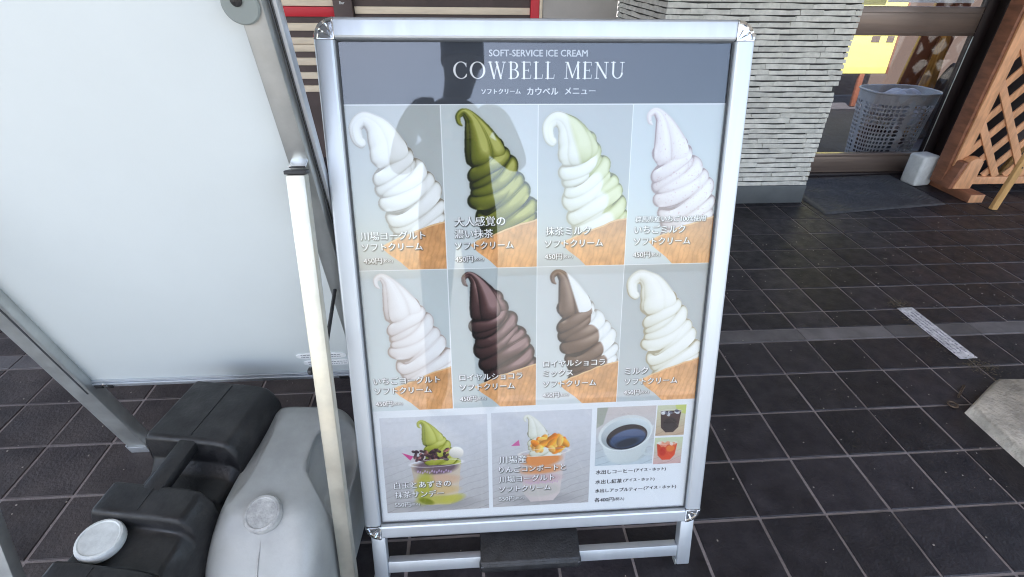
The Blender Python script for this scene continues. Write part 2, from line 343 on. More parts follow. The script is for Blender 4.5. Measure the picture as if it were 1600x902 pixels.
def text(pt, body, x0, x1, yc, c=(255, 255, 255), shadow=.92, hh=None, serif=True, ss=3):
    """one line of lettering between x0 and x1 (mm), centred on yc"""
    co, t = text_tris(body); mn, mx = co.min(0), co.max(0); k = (x1 - x0) / (mx[0] - mn[0])
    hmm = (mx[1] - mn[1]) * k if hh is None else hh
    q = PS * ss; pad = 4 * ss
    x = (co[:, 0] - mn[0]) * k * q + pad; y = (mx[1] - co[:, 1]) / (mx[1] - mn[1]) * hmm * q + pad
    W = int(((x1 - x0) * q + 2 * pad) // ss * ss); H = int((hmm * q + 2 * pad) // ss * ss)
    p = np.stack([x, y], 1); m = tri_raster(p[t], W, H)
    for d_ in (((1, 1), (-1, 1), (1, 0)) if x1 - x0 > 16 and len(body) != 4 or body[0] != '(' else ()): m = np.maximum(m, np.roll(m, *d_))
    if serif:                                                   # thin level strokes, stout upright ones
        m = np.minimum(m, np.roll(m, -1, 0)); m = np.maximum(m, np.roll(m, -1, 1))
    m = m.reshape(H // ss, ss, W // ss, ss).mean((1, 3)); X = x0 - pad / q; Y = yc - hmm / 2 - pad / q
    if shadow:
        pd = 6; sm = np.pad(m, pd); sm = np.clip(_blur(sm, 2) * 1.9, 0, 1)
        pt.mask(sm, X - pd / PS + .5, Y - pd / PS + .7, (40, 38, 34), shadow)
    pt.mask(np.clip(m * 1.35, 0, 1), X, Y, c)
SERIF = {  # stout stems, thin arms and bracket serifs; unit cap height
 'E': (.58, [((.14, 0), (.14, 1), .13)], [((.0, 0), (.52, 0), .045), ((.0, 1), (.54, 1), .045), ((.14, .5), (.42, .5), .04), ((.52, 0), (.53, .2), .035), ((.54, 1), (.57, .78), .035), ((.42, .42), (.42, .6), .03)]),
 'L': (.56, [((.14, 0), (.14, 1), .13)], [((.0, 0), (.28, 0), .045), ((.0, 1), (.52, 1), .045), ((.52, 1), (.55, .76), .035)]),
 'M': (.98, [((.2, .03), (.5, .93), .11), ((.84, 0), (.86, 1), .13)], [((.15, 0), (.11, 1), .05), ((.82, .03), (.49, .97), .05), ((.04, 0), (.22, 0), .045), ((.0, 1), (.22, 1), .045), ((.8, 0), (.96, 0), .045), ((.74, 1), (.98, 1), .045)]),
 'N': (.86, [((.14, .03), (.72, .97), .12)], [((.14, 0), (.14, 1), .05), ((.72, 0), (.72, 1), .05), ((.0, 0), (.2, 0), .045), ((.03, 1), (.27, 1), .045), ((.6, 0), (.85, 0), .045)]),
 'W': (1.1, [((.12, 0), (.36, 1), .12), ((.52, 0), (.78, 1), .12)], [((.36, 1), (.56, .1), .05), ((.78, 1), (1.0, 0), .05), ((.0, 0), (.25, 0), .045), ((.42, 0), (.64, 0), .045), ((.88, 0), (1.1, 0), .045)]),
 'B': (.64, [((.14, 0), (.14, 1), .13)], [((.0, 0), (.3, 0), .045), ((.0, 1), (.34, 1), .045), ((.14, .47), (.36, .47), .04)]),
 'U': (.84, [((.14, 0), (.14, .66), .13)], [((.0, 0), (.28, 0), .045), ((.7, 0), (.7, .66), .05), ((.57, 0), (.83, 0), .045)]),
 'C': (.84, [], [((.8, .05), (.8, .3), .035), ((.82, .72), (.8, .88), .03)]), 'O': (.96, [], [])}
def serif_text(pt, body, x0, x1, yt, yb, c):
    sp = .17; tot = sum(SERIF[ch][0] + sp if ch != ' ' else .46 for ch in body) - sp
    kx = (x1 - x0) / tot; kh = yb - yt; ss = 3; q = PS * ss
    W = int((x1 - x0 + 4) * q) // ss * ss; H = int((kh + 6) * q) // ss * ss
    yy, xx = np.mgrid[0:H, 0:W]; xx = (xx + .5) / q - 2; yy = ((yy + .5) / q - 3) / kh
    m = np.zeros((H, W), np.float32); cur = 0.
    for ch in body:
        if ch == ' ': cur += .46; continue
        wd, fat, thin = SERIF[ch]; X = xx / kx - cur; k = kx / kh
        def seg(a, b, wt):
            ax, ay, bx, by = a[0] * k, a[1], b[0] * k, b[1]; px, py = X * k, yy
            L = (bx - ax) ** 2 + (by - ay) ** 2; tt = np.clip(((px - ax) * (bx - ax) + (py - ay) * (by - ay)) / L, 0, 1)
            return np.hypot(px - ax - tt * (bx - ax), py - ay - tt * (by - ay)) < wt / 2
        for s_ in fat + thin: m[seg(*s_)] = 1
        def ring(cx, cy, rx, ry, th, tv, cond):
            o_ = ((X - cx) / rx) ** 2 + ((yy - cy) / ry) ** 2 < 1; i_ = ((X - cx) / (rx - th)) ** 2 + ((yy - cy) / (ry - tv)) ** 2 < 1
            m[o_ & ~i_ & cond] = 1
        if ch == 'O': ring(.48, .5, .48, .53, .14, .05, X < 9)
        if ch == 'C': ring(.48, .5, .48, .53, .14, .05, (X < .8) & ((X < .6) | (yy < .3) | (yy > .72)))
        if ch == 'B':
            ring(.3, .235, .28, .258, .12, .045, X > .28); ring(.32, .735, .32, .285, .13, .045, X > .3)
        if ch == 'U': ring(.42, .64, .345, .38, .12, .05, yy > .64)
        cur += wd + sp
    m = m.reshape(H // ss, ss, W // ss, ss).mean((1, 3)); pt.mask(m, x0 - 2, yt - 3, c)
def build_print():
    pt = Print()
    CX = [0, 140.2, 284.4, 428.0, 571.4]; RY = [85.3, 333.6, 583.8]
    pt.rect(0, 0, 571.4, 85, (64, 69, 77))
    bufs = {}
    fl = [  # ramp dark->light, fat tip, cell background
      ([(138, 128, 112), (200, 197, 188), (238, 239, 236), (253, 254, 254)], 1, (188, 193, 192)),
      ([(26, 30, 6), (72, 78, 20), (120, 124, 40), (190, 190, 106)], 0, (206, 213, 214)),
      ([(170, 165, 140), (214, 214, 196), (238, 240, 234), (252, 253, 252)], 1, (190, 196, 196)),
      ([(150, 128, 126), (206, 192, 192), (233, 226, 226), (250, 248, 248)], 0, (203, 212, 214)),
      ([(165, 148, 138), (214, 204, 200), (236, 232, 230), (251, 250, 249)], 0, (205, 213, 213)),
      ([(16, 8, 8), (48, 29, 28), (84, 57, 55), (162, 130, 128)], 0, (190, 198, 198)),
      ([(165, 160, 150), (214, 216, 212), (238, 241, 240), (252, 253, 253)], 0, (208, 213, 212)),
      ([(165, 155, 125), (218, 216, 198), (239, 240, 232), (252, 253, 250)], 1, (184, 190, 190))]
    for i, (ramp, fat, bg) in enumerate(fl):
        c, r = i % 4, i // 4; x0, x1, y0, y1 = CX[c], CX[c + 1], RY[r], RY[r + 1]
        cl = (x0 + .5, y0 + .5, x1 - .5, y1 - .5)
        sl, xx, yy = pt.grid(*cl)
        g = 1.0 + .05 * (yy - y0) / 248 - .03 * (xx - x0) / 142
        pt.a[sl] = np.clip(np.array(bg) / 255 * g[..., None], 0, 1)
        key = (fat, i % 3)
        if key not in bufs: bufs[key] = softserve(fat, i % 3)
        NB, Z, m, cr = bufs[key]
        H, W = sl[0].stop - sl[0].start, sl[1].stop - sl[1].start
        def fit(b):
            b = b[:H, :W]; return np.pad(b, [(0, H - b.shape[0]), (0, W - b.shape[1])] + [(0, 0)] * (b.ndim - 2), mode='edge')
        NB, Z, m, cr = fit(NB), fit(Z), fit(m), fit(cr)
        lit = .42 + .42 * (NB @ np.array([.45, -.62, .64], np.float32)) + .10 * NB[..., 2]
        lit = lit - .95 * cr; spec = np.clip(NB @ np.array([.2, -.55, .81], np.float32), 0, 1) ** 14
        dark = i in (1, 5)
        v = np.clip(lit + (.34 if dark else .12) * spec - (.17 if dark else .05), 0, 1)
        v = np.clip((v - .5) * (1.15 if dark else 1.0) + .5 - .06 * (not dark) + .02 * (_noise(H, W, 9, 40 + i) - .5), 0, 1)
        col = _ramp(v, ramp)
        lx, ly = xx - x0, yy - y0; s_ = (lx - 50) * .31 + (ly - 28) * .95; p_ = (lx - 50) * .95 - (ly - 28) * .31
        if i == 2:                                   # twist of milk and matcha
            k_ = np.clip((p_ + 2 + 26 * Z) / 7 + .5, 0, 1)[..., None]
            col = col * (1 - k_) + k_ * _ramp(v, [(104, 106, 52), (170, 174, 110), (206, 212, 158), (236, 240, 204)])
        if i == 6:                                   # chocolate on the left, milk on the right
            k_ = np.clip(-(p_ - 4 + 22 * Z) / 3 + .5, 0, 1)[..., None]
            col = col * (1 - k_) + k_ * _ramp(v, [(32, 20, 17), (76, 54, 43), (112, 86, 70), (172, 148, 132)])
        if i == 3:
            sp = _noise(H, W, 3, 77, 1); k_ = np.clip((sp - .86) * 9, 0, .4)[..., None]; col = col * (1 - k_) + k_ * np.array([.72, .48, .5])
        # cone behind and below the swirl: rolled wafer
        rq = random.Random(i); rim = [(x0 + 150 - q * 11.2, y0 + 168 + q * q * .12 + q * 2.9 + rq.uniform(-1.3, 1.3)) for q in range(11)]
        pt.blend(sl, np.clip(_blur(m, 9) * .35, 0, 1) * (1 - m), np.array(bg) / 255 * .72)
        pt.blend(sl, _blur(m, 1), col)
        pt.poly(rim + [(x0 + 50, y0 + 222), (x0 + 68, y0 + 236), (x0 + 84, y0 + 252), (x0 + 150, y0 + 252)], (226, 168, 112), .5, cl, 1, (-.08, .08), (.24, 20, 5 + i))
        sl2, x2, y2 = pt.grid(x0 + 36, y0 + 166, x1 - .5, y1 - .5)
        wv = np.sin((x2 - x0) * .75 + (y2 - y0) * .22 + 6 * _noise(x2.shape[0], x2.shape[1], 26, 11 + i)) * .5 + .5
        ed = ((y2 - y0) > 206 - .40 * (x2 - x0 - 44)) & ((y2 - y0 - 210) < .86 * (x2 - x0 - 38))
        pt.blend(sl2, np.where(ed, .16 * wv ** 4, 0), np.array([.58, .36, .18]))
        for a_, b_ in zip(rim[:-1], rim[1:]):
            pt.poly([a_, b_, (b_[0] + .6, b_[1] + 2.2), (a_[0] + .6, a_[1] + 2.2)], (238, 200, 150), .8, cl, .9)
    for x in CX[1:4]: pt.rect(x - .6, 85, x + .6, 584, (244, 247, 248))
    for y in (84.9, 333.6): pt.rect(0, y - .6, 571.4, y + .6, (244, 247, 248))
    # lower pictures
    def wood(x0, y0, x1, y1, seed, c0=(212, 213, 218), c1=(190, 186, 184)):
        sl, xx, yy = pt.grid(x0, y0, x1, y1); h, w = xx.shape
        k = np.clip((yy - y0) / (y1 - y0) * 1.1 - .1, 0, 1)[..., None]
        n = np.sin((yy - y0 + (xx - x0) * .35) * .42 + 3 * _noise(h, w, 50, seed)); n = np.clip((n - .9) * 8, 0, 1)[..., None] * k
        pt.a[sl] = (np.array(c0) * (1 - k) + np.array(c1) * k) / 255 * (1 - .14 * n) * (1 + .05 * (_noise(h, w, 12, seed + 1) - .5))[..., None]
    A = (12, 597, 198.5, 794); wood(*A, 3)
    def swirl(x, y, sc, ramp, key, clip):
        NB, Z, m, cr = bufs[key]; st = 1 / sc
        H, W = int(NB.shape[0] * sc * .62), int(NB.shape[1] * sc)
        ys = (np.arange(H) * st).astype(int).clip(0, NB.shape[0] - 1); xs = (np.arange(W) * st).astype(int).clip(0, NB.shape[1] - 1)
        NB, m, cr = NB[ys][:, xs], m[ys][:, xs], cr[ys][:, xs]
        v = np.clip(.5 + .32 * (NB @ np.array([.45, -.62, .64], np.float32)) - .55 * cr + .1, 0, 1)
        X0, Y0 = int(x * PS), int(y * PS); pt.blend((slice(Y0, Y0 + H), slice(X0, X0 + W)), _blur(m, 1), _ramp(v, ramp))
    green = [(40, 44, 4), (96, 104, 14), (146, 152, 34), (206, 208, 110)]
    pt.ell(112, 780, 58, 13, (150, 146, 146), 0, 12, A, .6)
    pt.poly([(60, 692), (150, 692), (142, 762), (128, 780), (88, 781), (68, 762)], (206, 190, 170), 1, A, .95, (.1, .05))
    for yq, cc, hh in ((700, (96, 74, 88), 16), (728, (214, 178, 148), 12), (750, (212, 182, 128), 10), (770, (188, 184, 78), 9)):
        pt.ell(105, yq, 41 - abs(yq - 728) * .12, hh, cc, -.05, 5, A, .85)
    pt.ell(82, 742, 15, 34, (176, 180, 62), .15, 9, A, .8); pt.ell(132, 770, 22, 9, (196, 190, 84), -.3, 5, A, .8); pt.ell(84, 772, 14, 6, (120, 128, 20), .4, 3, A, .8)
    swirl(62, 601, .62, green, (0, 1), A)
    for k in range(60):
        rr = random.Random(k); pt.ell(66 + rr.random() * 62, 664 + rr.random() * 22, 3 + 2 * rr.random(), 2.6, rr.choice([(62, 36, 44), (44, 24, 32), (92, 54, 60), (150, 96, 92)]), rr.random() * 3, .8, A, .9, (-.2, -.4))
    pt.ell(142, 672, 13, 12, (232, 226, 216), 0, 2, A, 1, (.05, -.15)); pt.poly([(46, 668), (66, 676), (60, 684)], (206, 60, 130), 1, A, .9)
    pt.ell(106, 692, 49, 8, (238, 236, 238), -.03, 1, A, .95, None, .90)
    for k in range(15): pt.ell(72 + k * 4.2, 708 + (k % 3) * 1.6, 1.5, 2.6, (196, 170, 206), .3, .8, A, .8)
    Bq = (205.3, 595.5, 385, 793); wood(*Bq, 8)
    pt.ell(302, 782, 50, 10, (150, 146, 146), 0, 12, Bq, .6)
    pt.poly([(252, 680), (340, 680), (330, 768), (318, 784), (276, 785), (264, 768)], (214, 200, 196), 1, Bq, .95, (.08, .04))
    for yq, cc, hh in ((694, (232, 140, 66), 15), (716, (226, 150, 92), 9), (736, (206, 176, 178), 10), (760, (202, 196, 188), 14)): pt.ell(296, yq, 38 - abs(yq - 720) * .10, hh, cc, -.05, 5, Bq, .85)
    swirl(250, 599, .58, [(120, 118, 92), (180, 178, 150), (218, 218, 200), (244, 244, 236)], (0, 0), Bq)
    for k in range(34):
        rr = random.Random(500 + k); a_ = rr.random() * 6.28; q = rr.random() ** .6
        pt.ell(308 + math.cos(a_) * 32 * q, 664 + math.sin(a_) * 14 * q, 8 + 4 * rr.random(), 6, rr.choice([(236, 132, 34), (246, 160, 54), (224, 104, 26), (250, 184, 92)]), rr.random() * 3, 1.2, Bq, .9, (-.1, -.3))
    pt.ell(300, 680, 48, 8, (244, 238, 232), -.05, 1, Bq, .9, None, .90); pt.poly([(240, 664), (254, 652), (256, 664)], (214, 84, 150), 1, Bq, .8)
    for k in range(14): pt.ell(268 + k * 4.4, 742 + (k % 3) * 1.5, 1.4, 2.2, (206, 168, 200), .3, .8, Bq, .7)
    D = (394, 594, 501.5, 714.5); wood(*D, 21, (206, 196, 192), (196, 208, 214)); pt.poly([(394, 594), (414, 594), (406, 628), (394, 636)], (150, 158, 140), 2, D, .7)
    pt.ell(452, 690, 38, 22, (196, 204, 204), -.1, 3, D, 1, (-.06, .02)); pt.poly([(400, 650), (500, 634), (486, 690), (470, 708), (428, 708), (412, 690)], (214, 220, 218), 2, D, 1, (-.08, -.08))
    pt.ell(448, 648, 50, 36, (226, 230, 228), -.22, .8, D, 1, (.0, .05)); pt.ell(449, 650, 46, 32, (188, 196, 198), -.22, 1.5, D, 1, (.1, -.12))
    pt.ell(451, 656, 38, 25, (40, 32, 32), -.22, 1, D); pt.ell(453, 660, 34, 19, (72, 88, 120), -.25, 3, D, .95, (.05, -.25)); pt.ell(452, 668, 22, 8, (48, 50, 58), -.25, 4, D, .9)
    pt.ell(493, 684, 14, 13, (204, 212, 212), 0, 1.5, D, .9, None, .62)
    Eq = (503.5, 594.5, 556.5, 656.5); wood(*Eq, 31, (206, 208, 176), (196, 168, 140)); pt.poly([(536, 594), (558, 594), (558, 614), (540, 608)], (196, 204, 110), 2, Eq, .9)
    pt.poly([(510, 606), (548, 606), (545, 640), (536, 650), (522, 650), (513, 640)], (66, 44, 40), 1, Eq, 1, (.1, -.2)); pt.ell(529, 634, 13, 14, (38, 28, 28), 0, 4, Eq, .8)
    for k in range(12):
        rr = random.Random(70 + k); pt.ell(512 + 34 * rr.random(), 606 + 8 * rr.random(), 4, 3, rr.choice([(226, 230, 236), (120, 96, 92), (60, 60, 80)]), rr.random(), 1, Eq, .8)
    pt.ell(529, 607, 20, 4, (236, 236, 236), 0, 1, Eq, .8, None, .86)
    Fq = (503.5, 660.5, 556, 716.5); wood(*Fq, 35, (206, 216, 180), (214, 176, 172))
    pt.poly([(508, 674), (546, 674), (543, 698), (535, 708), (520, 708), (511, 698)], (218, 82, 50), 1, Fq, 1, (.1, .1)); pt.ell(534, 684, 8, 7, (236, 142, 70), 0, 3, Fq, .8); pt.ell(520, 690, 6, 9, (196, 50, 36), 0, 3, Fq, .7)
    for k in range(9):
        rr = random.Random(90 + k); pt.ell(511 + 32 * rr.random(), 671 + 7 * rr.random(), 4, 3, rr.choice([(240, 226, 220), (236, 150, 120)]), rr.random(), 1, Fq, .8)
    pt.ell(527, 672, 19, 4, (240, 236, 234), 0, 1, Fq, .8, None, .86)
    # lettering
    Wt = (250, 252, 252)
    text(pt, 'SOFT-SERVICE ICE CREAM', 213, 356, 15.4, (214, 218, 224), 0, None, False)
    serif_text(pt, 'COWBELL MENU', 160.8, 411, 27.3, 49.2, Wt)
    text(pt, 'ソフトクリーム', 200.8, 258, 67.2, (236, 239, 242), 0); text(pt, 'カウベル', 268, 314, 66.8, (236, 239, 242), 0); text(pt, 'メニュー', 324, 369.5, 66.8, (236, 239, 242), 0)
    sc = 'ソフトクリーム'
    T_ = [('川場ヨーグルト', 8.3, 108, 278), (sc, 9, 103, 295.6), ('大人感覚の', 154.5, 233.5, 257.6), ('濃い抹茶', 154, 214.5, 277), (sc, 154, 246.5, 296), ('抹茶ミルク', 297.8, 369.5, 275.5), (sc, 297.2, 391, 295.5),
          ('いちごミルク', 441.3, 524.5, 275.3), (sc, 441.5, 534.7, 294.8), ('いちごヨーグルト', 8.5, 119.5, 526.6), (sc, 8.5, 104.5, 545), ('ロイヤルショコラ', 153.2, 260.7, 525.2), (sc, 153.2, 247.3, 544),
          ('ロイヤルショコラ', 296.9, 403.8, 505.6), ('ミックス', 297, 348.5, 523.2), (sc, 297, 389.6, 543.6), ('ミルク', 440, 480.7, 524.5), (sc, 440.6, 535, 544.8),
          ('白玉とあずきの', 28, 129.6, 735.3), ('抹茶サンデー', 27.8, 116, 755.3), ('川場産', 218.4, 267.6, 691.8), ('りんごコンポートと', 218.2, 340.5, 712.6), ('川場ヨーグルト', 218, 319.6, 733.2), (sc, 217.8, 312.8, 754.6)]
    for b, xa, xb, yc in T_: text(pt, b, xa, xb, yc)
    text(pt, '群馬県産いちご100%使用', 442, 556.7, 258.8)
    for xa, yc, pz in ((9.8, 317.6, '450'), (153.5, 317.8, '450'), (296.8, 317, '450'), (441.3, 317, '450'), (8.5, 569.5, '450'), (152.7, 566, '450'), (296.4, 565, '450'), (440.7, 566, '450'), (26.4, 777, '550'), (217.5, 775.5, '550')):
        text(pt, pz + '円', xa, xa + 28, yc); text(pt, '(税込)', xa + 29.5, xa + 45, yc + .6)
    dk = (58, 56, 58)
    for b, yc, xb, xc in (('水出しコーヒー', 728, 466, 529), ('水出し紅茶', 749, 447, 509), ('水出しアップルティー', 768.6, 487, 552)):
        text(pt, b, 397, xb, yc, dk, 0); text(pt, '(アイス・ホット)', xb + 3, xc, yc - .2, dk, 0)
    text(pt, '各400円', 397, 433, 789, dk, 0); text(pt, '(税込)', 434.5, 453.5, 789.6, dk, 0)
    return np.clip(pt.a * .93, 0, 1)
T = .15
# ================================================================= SETTING
g = bmesh.new(); bmesh.ops.create_grid(g, x_segments=2, y_segments=2, size=900)
tag(meshobj('ground', from_bm(g), ASPH, loc=(0, 0, -.03)), kind='structure')
pave = box('pavement', -4.5, 4.5, -1.62, 2.1, -.029, -.0028, MORTAR, None, 0, kind='structure')
box('pavement', -4.5, .20, 2.1002, 2.509, -.029, -.0028, MORTAR, None, 0, kind='structure')
def inview(x, y, mg=12):
    """is this ground point seen, in photograph pixels"""
    v = Vector((x, y, 0)) - CAM; Rm = cam.matrix_world.to_3x3(); a = v.dot(Rm.col[0]); b = v.dot(Rm.col[1]); c = -v.dot(Rm.col[2])
    if c < .1: return False
    px, py = 800 + 814.5 * a / c, 451 - 814.5 * b / c
    return -mg < px < 1600 + mg and -mg < py < 902 + mg and not (600 < px < 1080 and py < 790) and not (40 < px < 540 and py < 560) and py > 268
def tile_mesh(w, h, mt=None):
    bm = bmesh.new(); t = .0032
    bm_box(bm, -w / 2 + t, w / 2 - t, -h / 2 + t, h / 2 - t, -.008, 0, 0)
    top = [e for e in bm.edges if all(abs(v.co.z) < 1e-6 for v in e.verts)]
    bmesh.ops.bevel(bm, geom=top, offset=.0016, segments=1, affect='EDGES')
    me = from_bm(bm); me.materials.append(mt or TILE); return me
rows = [(j * T, (j + 1) * T) for j in range(-10, 4)] + [(4.422 * T, 5.042 * T)] + [((5.042 + k) * T, (6.042 + k) * T) for k in range(12)]
tm = {}; rest = []
for (ya, yb) in rows:
    for i in range(-30, 30):
        if ya > 2.1 and i > 0: continue
        xa = i * T; cx, cy = xa + T / 2, (ya + yb) / 2
        greyish = cx < -1.0 + .12 * math.sin(i * 2.3 + ya * 31); key = (round(yb - ya, 4), greyish)
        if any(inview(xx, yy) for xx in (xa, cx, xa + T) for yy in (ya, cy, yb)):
            if key not in tm: tm[key] = tile_mesh(T, yb - ya, TILE_GREY if greyish else TILE)
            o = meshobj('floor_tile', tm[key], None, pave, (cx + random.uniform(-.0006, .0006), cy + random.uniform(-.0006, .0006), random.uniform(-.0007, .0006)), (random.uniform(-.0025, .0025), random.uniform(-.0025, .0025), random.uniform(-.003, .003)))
        else: rest.append((xa + .0032, xa + T - .0032, ya + .0032, yb - .0032))
bm = bmesh.new()
for r in rest: bm_box(bm, *r, -.008, -.0003, 0)
fo = meshobj('floor_tile_field', from_bm(bm), TILE_OUT, pave); fo['kind'] = 'stuff'
bme = {}
for i in range(-15, 15):
    xa = i * 2 * T + .15
    if any(inview(xx, 4.2 * T) for xx in (xa, xa + T, xa + 2 * T)):
        bm = bmesh.new(); bm_box(bm, -T + .0012, T - .0012, -.0295, .0295, -.008, .0004, .001, 1)
        bme = from_bm(bm); meshobj('border_tile', bme, BAND, pave, (xa + T, 4.211 * T, random.uniform(-.0004, .0004)))
gr = bmesh.new(); rgg = random.Random(12)
for k in range(900):                                         # grit and crumbs lying on the paving
    x, y = rgg.uniform(-2.2, 1.9), rgg.uniform(-.2, 1.5)
    if inview(x, y, 0):
        s = rgg.uniform(.0006, .0016) * (1.5 if rgg.random() < .06 else 1); bm_box(gr, x - s, x + s * rgg.uniform(.5, 1.4), y - s, y + s, .0006, .0006 + s)
tag(meshobj('floor_grit', from_bm(gr), CRUMB), 'pale grit scattered over the dark floor tiles', 'grit', kind='stuff')
# shop canopy overhead: added out of view to keep direct sun off the shop front
cn = empty('sunshade', (0, 0, 0), label='flat pale canopy roof over the shop front, added out of view to shade it', cat='sunshade')
box('sunshade_slab', -6, 6, -2.35, 2.16, 2.55, 2.68, SUNSHADE, cn, .01)
for x in (-5.8, 5.8): box('sunshade_post', x - .05, x + .05, -2.2, -2.1, 0, 2.55, ALU2, cn, .005)
# pillar with split-face siding
pil = empty('wall_pillar', (.629, 1.72, 0), label='pale grey ribbed siding pillar with slate skirting between menu stand and door', cat='pillar')
def P_(o): o.location = Vector(o.location) - Vector(pil.location); o.parent = pil; return o
P_(box('pillar_core', .219, 1.042, 1.714, 2.52, .09, 2.55, SIDE_BK, None, 0))
P_(box('skirting', .205, 1.05, 1.699, 2.52, 0, .0925, SKIRT, None, .003))
var = []
for k in range(14):
    rg = random.Random(100 + k); L_ = (.10, .14, .17, .20)[k % 4]; h0, h1 = .0177 + rg.uniform(-.0025, .0025), .0177 + rg.uniform(-.0025, .0025); sg = rg.uniform(-.0022, .0022)
    bm = bmesh.new(); xs = [0, .25, .5, .75, 1]; ring = []
    for x in xs:
        h = h0 + (h1 - h0) * x + sg * math.sin(x * 6.28); d = rg.uniform(-.0015, .0015)
        ring.append([bm.verts.new(c) for c in ((x * L_, .012, 0), (x * L_, -.002 + d, .0), (x * L_, -.0005 + d, h * .55), (x * L_, .0015 + d, h), (x * L_, .012, h - .002))])
    for a, b in zip(ring[:-1], ring[1:]):
        for q in range(5): bm.faces.new((a[q], a[(q + 1) % 5], b[(q + 1) % 5], b[q]))
    bm.faces.new(ring[0]); bm.faces.new(ring[-1][::-1]); bmesh.ops.recalc_face_normals(bm, faces=bm.faces)
    me = from_bm(bm); me.materials.append(SIDING); var.append((L_ , me))
z = .0945; rg = random.Random(5); up = bmesh.new()
while z < 2.53:
    x = .208 - rg.uniform(0, .05); first = True
    while x < 1.044:
        L_, me = rg.choice(var); s = 1.
        xs = max(x, .208); xe = min(x + L_, 1.046)
        s = (xe - xs) / L_
        if s > .12:
            if z < .95:
                o = meshobj('siding_strip', me, None, None, (xs, 1.703, z)); o.scale = (s * .992, 1, 1); P_(o)
            else:
                b2 = bm_box(up, xs, xe - .001, 1.702, 1.715, z, z + .0185, 0)
        x += L_
    if .76 < z < .98:                                        # left flank of the pillar
        y = 1.716
        while y < 2.50:
            L_, me = rg.choice(var); s = min(1, (2.515 - y) / L_)
            o = meshobj('siding_strip', me, None, None, (.212, y + L_ * s, z), (0, 0, -math.pi / 2)); o.scale = (s * .992, 1, 1); P_(o); y += L_
    else: bm_box(up, .205, .218, 1.717, 2.51, z, z + .0185, 0)
    z += .0233
so = meshobj('siding_upper', from_bm(up), SIDING); so['kind'] = 'stuff'; P_(so)
# slatted shop wall far left
YB = 2.51
sw = empty('shop_wall', (-1.2, YB, 0), label='dark brown shop wall with beige horizontal slats and a red board behind menu stand', cat='wall')
def W_(o): o.location = Vector(o.location) - Vector(sw.location); o.parent = sw; return o
W_(box('wall_panel', -4.5, .2, YB, YB + .12, 0, 2.55, BROWN, None, 0))
slz = [(.380, .414), (.449, .483), (.519, .557), (.588, .622), (.6235, .657), (.690, .727), (.806, .838), (.872, .908), (.945, .98)]
for a, b in slz: W_(box('slat', -3.2, -1.30, YB - .018, YB - .0005, a, b, BEIGE, None, .002))
W_(box('red_board', -3.2, -1.297, YB - .022, YB - .0005, .757, .803, RED, None, .002))
W_(box('slat', -1.195, -.272, YB - .018, YB - .0005, .772, .806, BEIGE, None, .002))
W_(box('slat', -1.195, -.272, YB - .018, YB - .0005, .872, .908, BEIGE, None, .002))
W_(box('slat', -1.195, -.272, YB - .018, YB - .0005, .69, .724, BEIGE, None, .002))
post = W_(box('dark_post', -1.296, -1.2, YB - .05, YB - .0005, .0, 1.4, BROWN, None, .003))
W_(box('trim_strip', -.268, -.222, YB - .03, YB - .0005, .0, 1.6, RED, None, .003)); W_(box('trim_edge', -.2215, -.205, YB - .028, YB - .0005, 0, 1.6, BEIGE, None, .002))
W_(box('plain_panel', -.203, .203, YB - .02, YB - .0005, .0, 1.6, PINK, None, .003))
WTXT = M('white_lettering', (.8, .8, .8), .6)
def lettering(body, width, mat, parent, loc, rot, name='lettering'):
    co, tr = text_tris(body); k = width / np.ptp(co[:, 0]); co = (co - co.min(0)) * k
    me = bpy.data.meshes.new('t'); me.from_pydata([(x, y, 0) for x, y in co], [], [tuple(map(int, q)) for q in tr]); me.update()
    return meshobj(name, me, mat, parent, loc, rot)
lb = lettering('Bar', .026, WTXT, sw, (-1.262 + 1.2, -.0508, .818), (math.pi / 2, 0, 0))
# entrance door
YD = 2.1
dr = empty('sliding_door', (1.5, YD, 0), label='bronze framed glass sliding door right of the grey pillar', cat='door')
def D_(o): o.location = Vector(o.location) - Vector(dr.location); o.parent = dr; return o
GLASS = M_clear('door_glass', 1.68, 0, (.84, .84, .85))
D_(box('threshold', .95, 2.7, YD - .02, YD + .13, -.0285, .012, DKBRZ, None, .002))
D_(box('bottom_rail', 1.0, 1.957, YD, YD + .035, .0125, .12, BRONZE, None, .003))
D_(box('rail_lip', 1.0, 1.957, YD - .005, YD - .0002, .104, .121, BRONZE, None, .0015))
D_(box('middle_rail', 1.0, 1.957, YD, YD + .035, .722, .852, BRONZE, None, .003))
D_(box('rail_lip', 1.0, 1.957, YD - .005, YD - .0002, .736, .739, BRONZE, None, .001)); D_(box('rail_lip', 1.0, 1.957, YD - .005, YD - .0002, .824, .827, BRONZE, None, .001))
D_(box('top_rail', 1.0, 1.957, YD, YD + .035, 1.95, 2.03, BRONZE, None, .003))
D_(box('stile', 1.9575, 2.02, YD - .002, YD + .037, .0125, 2.03, DKBRZ, None, .004))
D_(box('stile_edge', 1.9535, 1.957, YD - .004, YD - .0003, .122, .721, ALU2, None, .001))
D_(box('jamb', 2.0205, 2.42, YD - .05, YD + .10, .0125, 2.55, DKBRZ, None, .004))
D_(box('lower_pane', .95, 1.957, YD + .014, YD + .019, .1205, .7215, GLASS, None, 0)); D_(box('upper_pane', .95, 1.957, YD + .014, YD + .019, .8525, 1.9495, GLASS, None, 0))
D_(box('header', .95, 2.42, YD - .01, YD + .12, 2.031, 2.55, BRONZE, None, .004))
rw = empty('side_wall', (3.4, YD, 0), label='dark brown wall right of the door behind the wooden trellis', cat='wall')
o = box('wall_panel', 2.421, 4.5, YD - .03, YD + .1, 0, 2.55, BROWN, None, .0); o.location = -Vector(rw.location); o.parent = rw
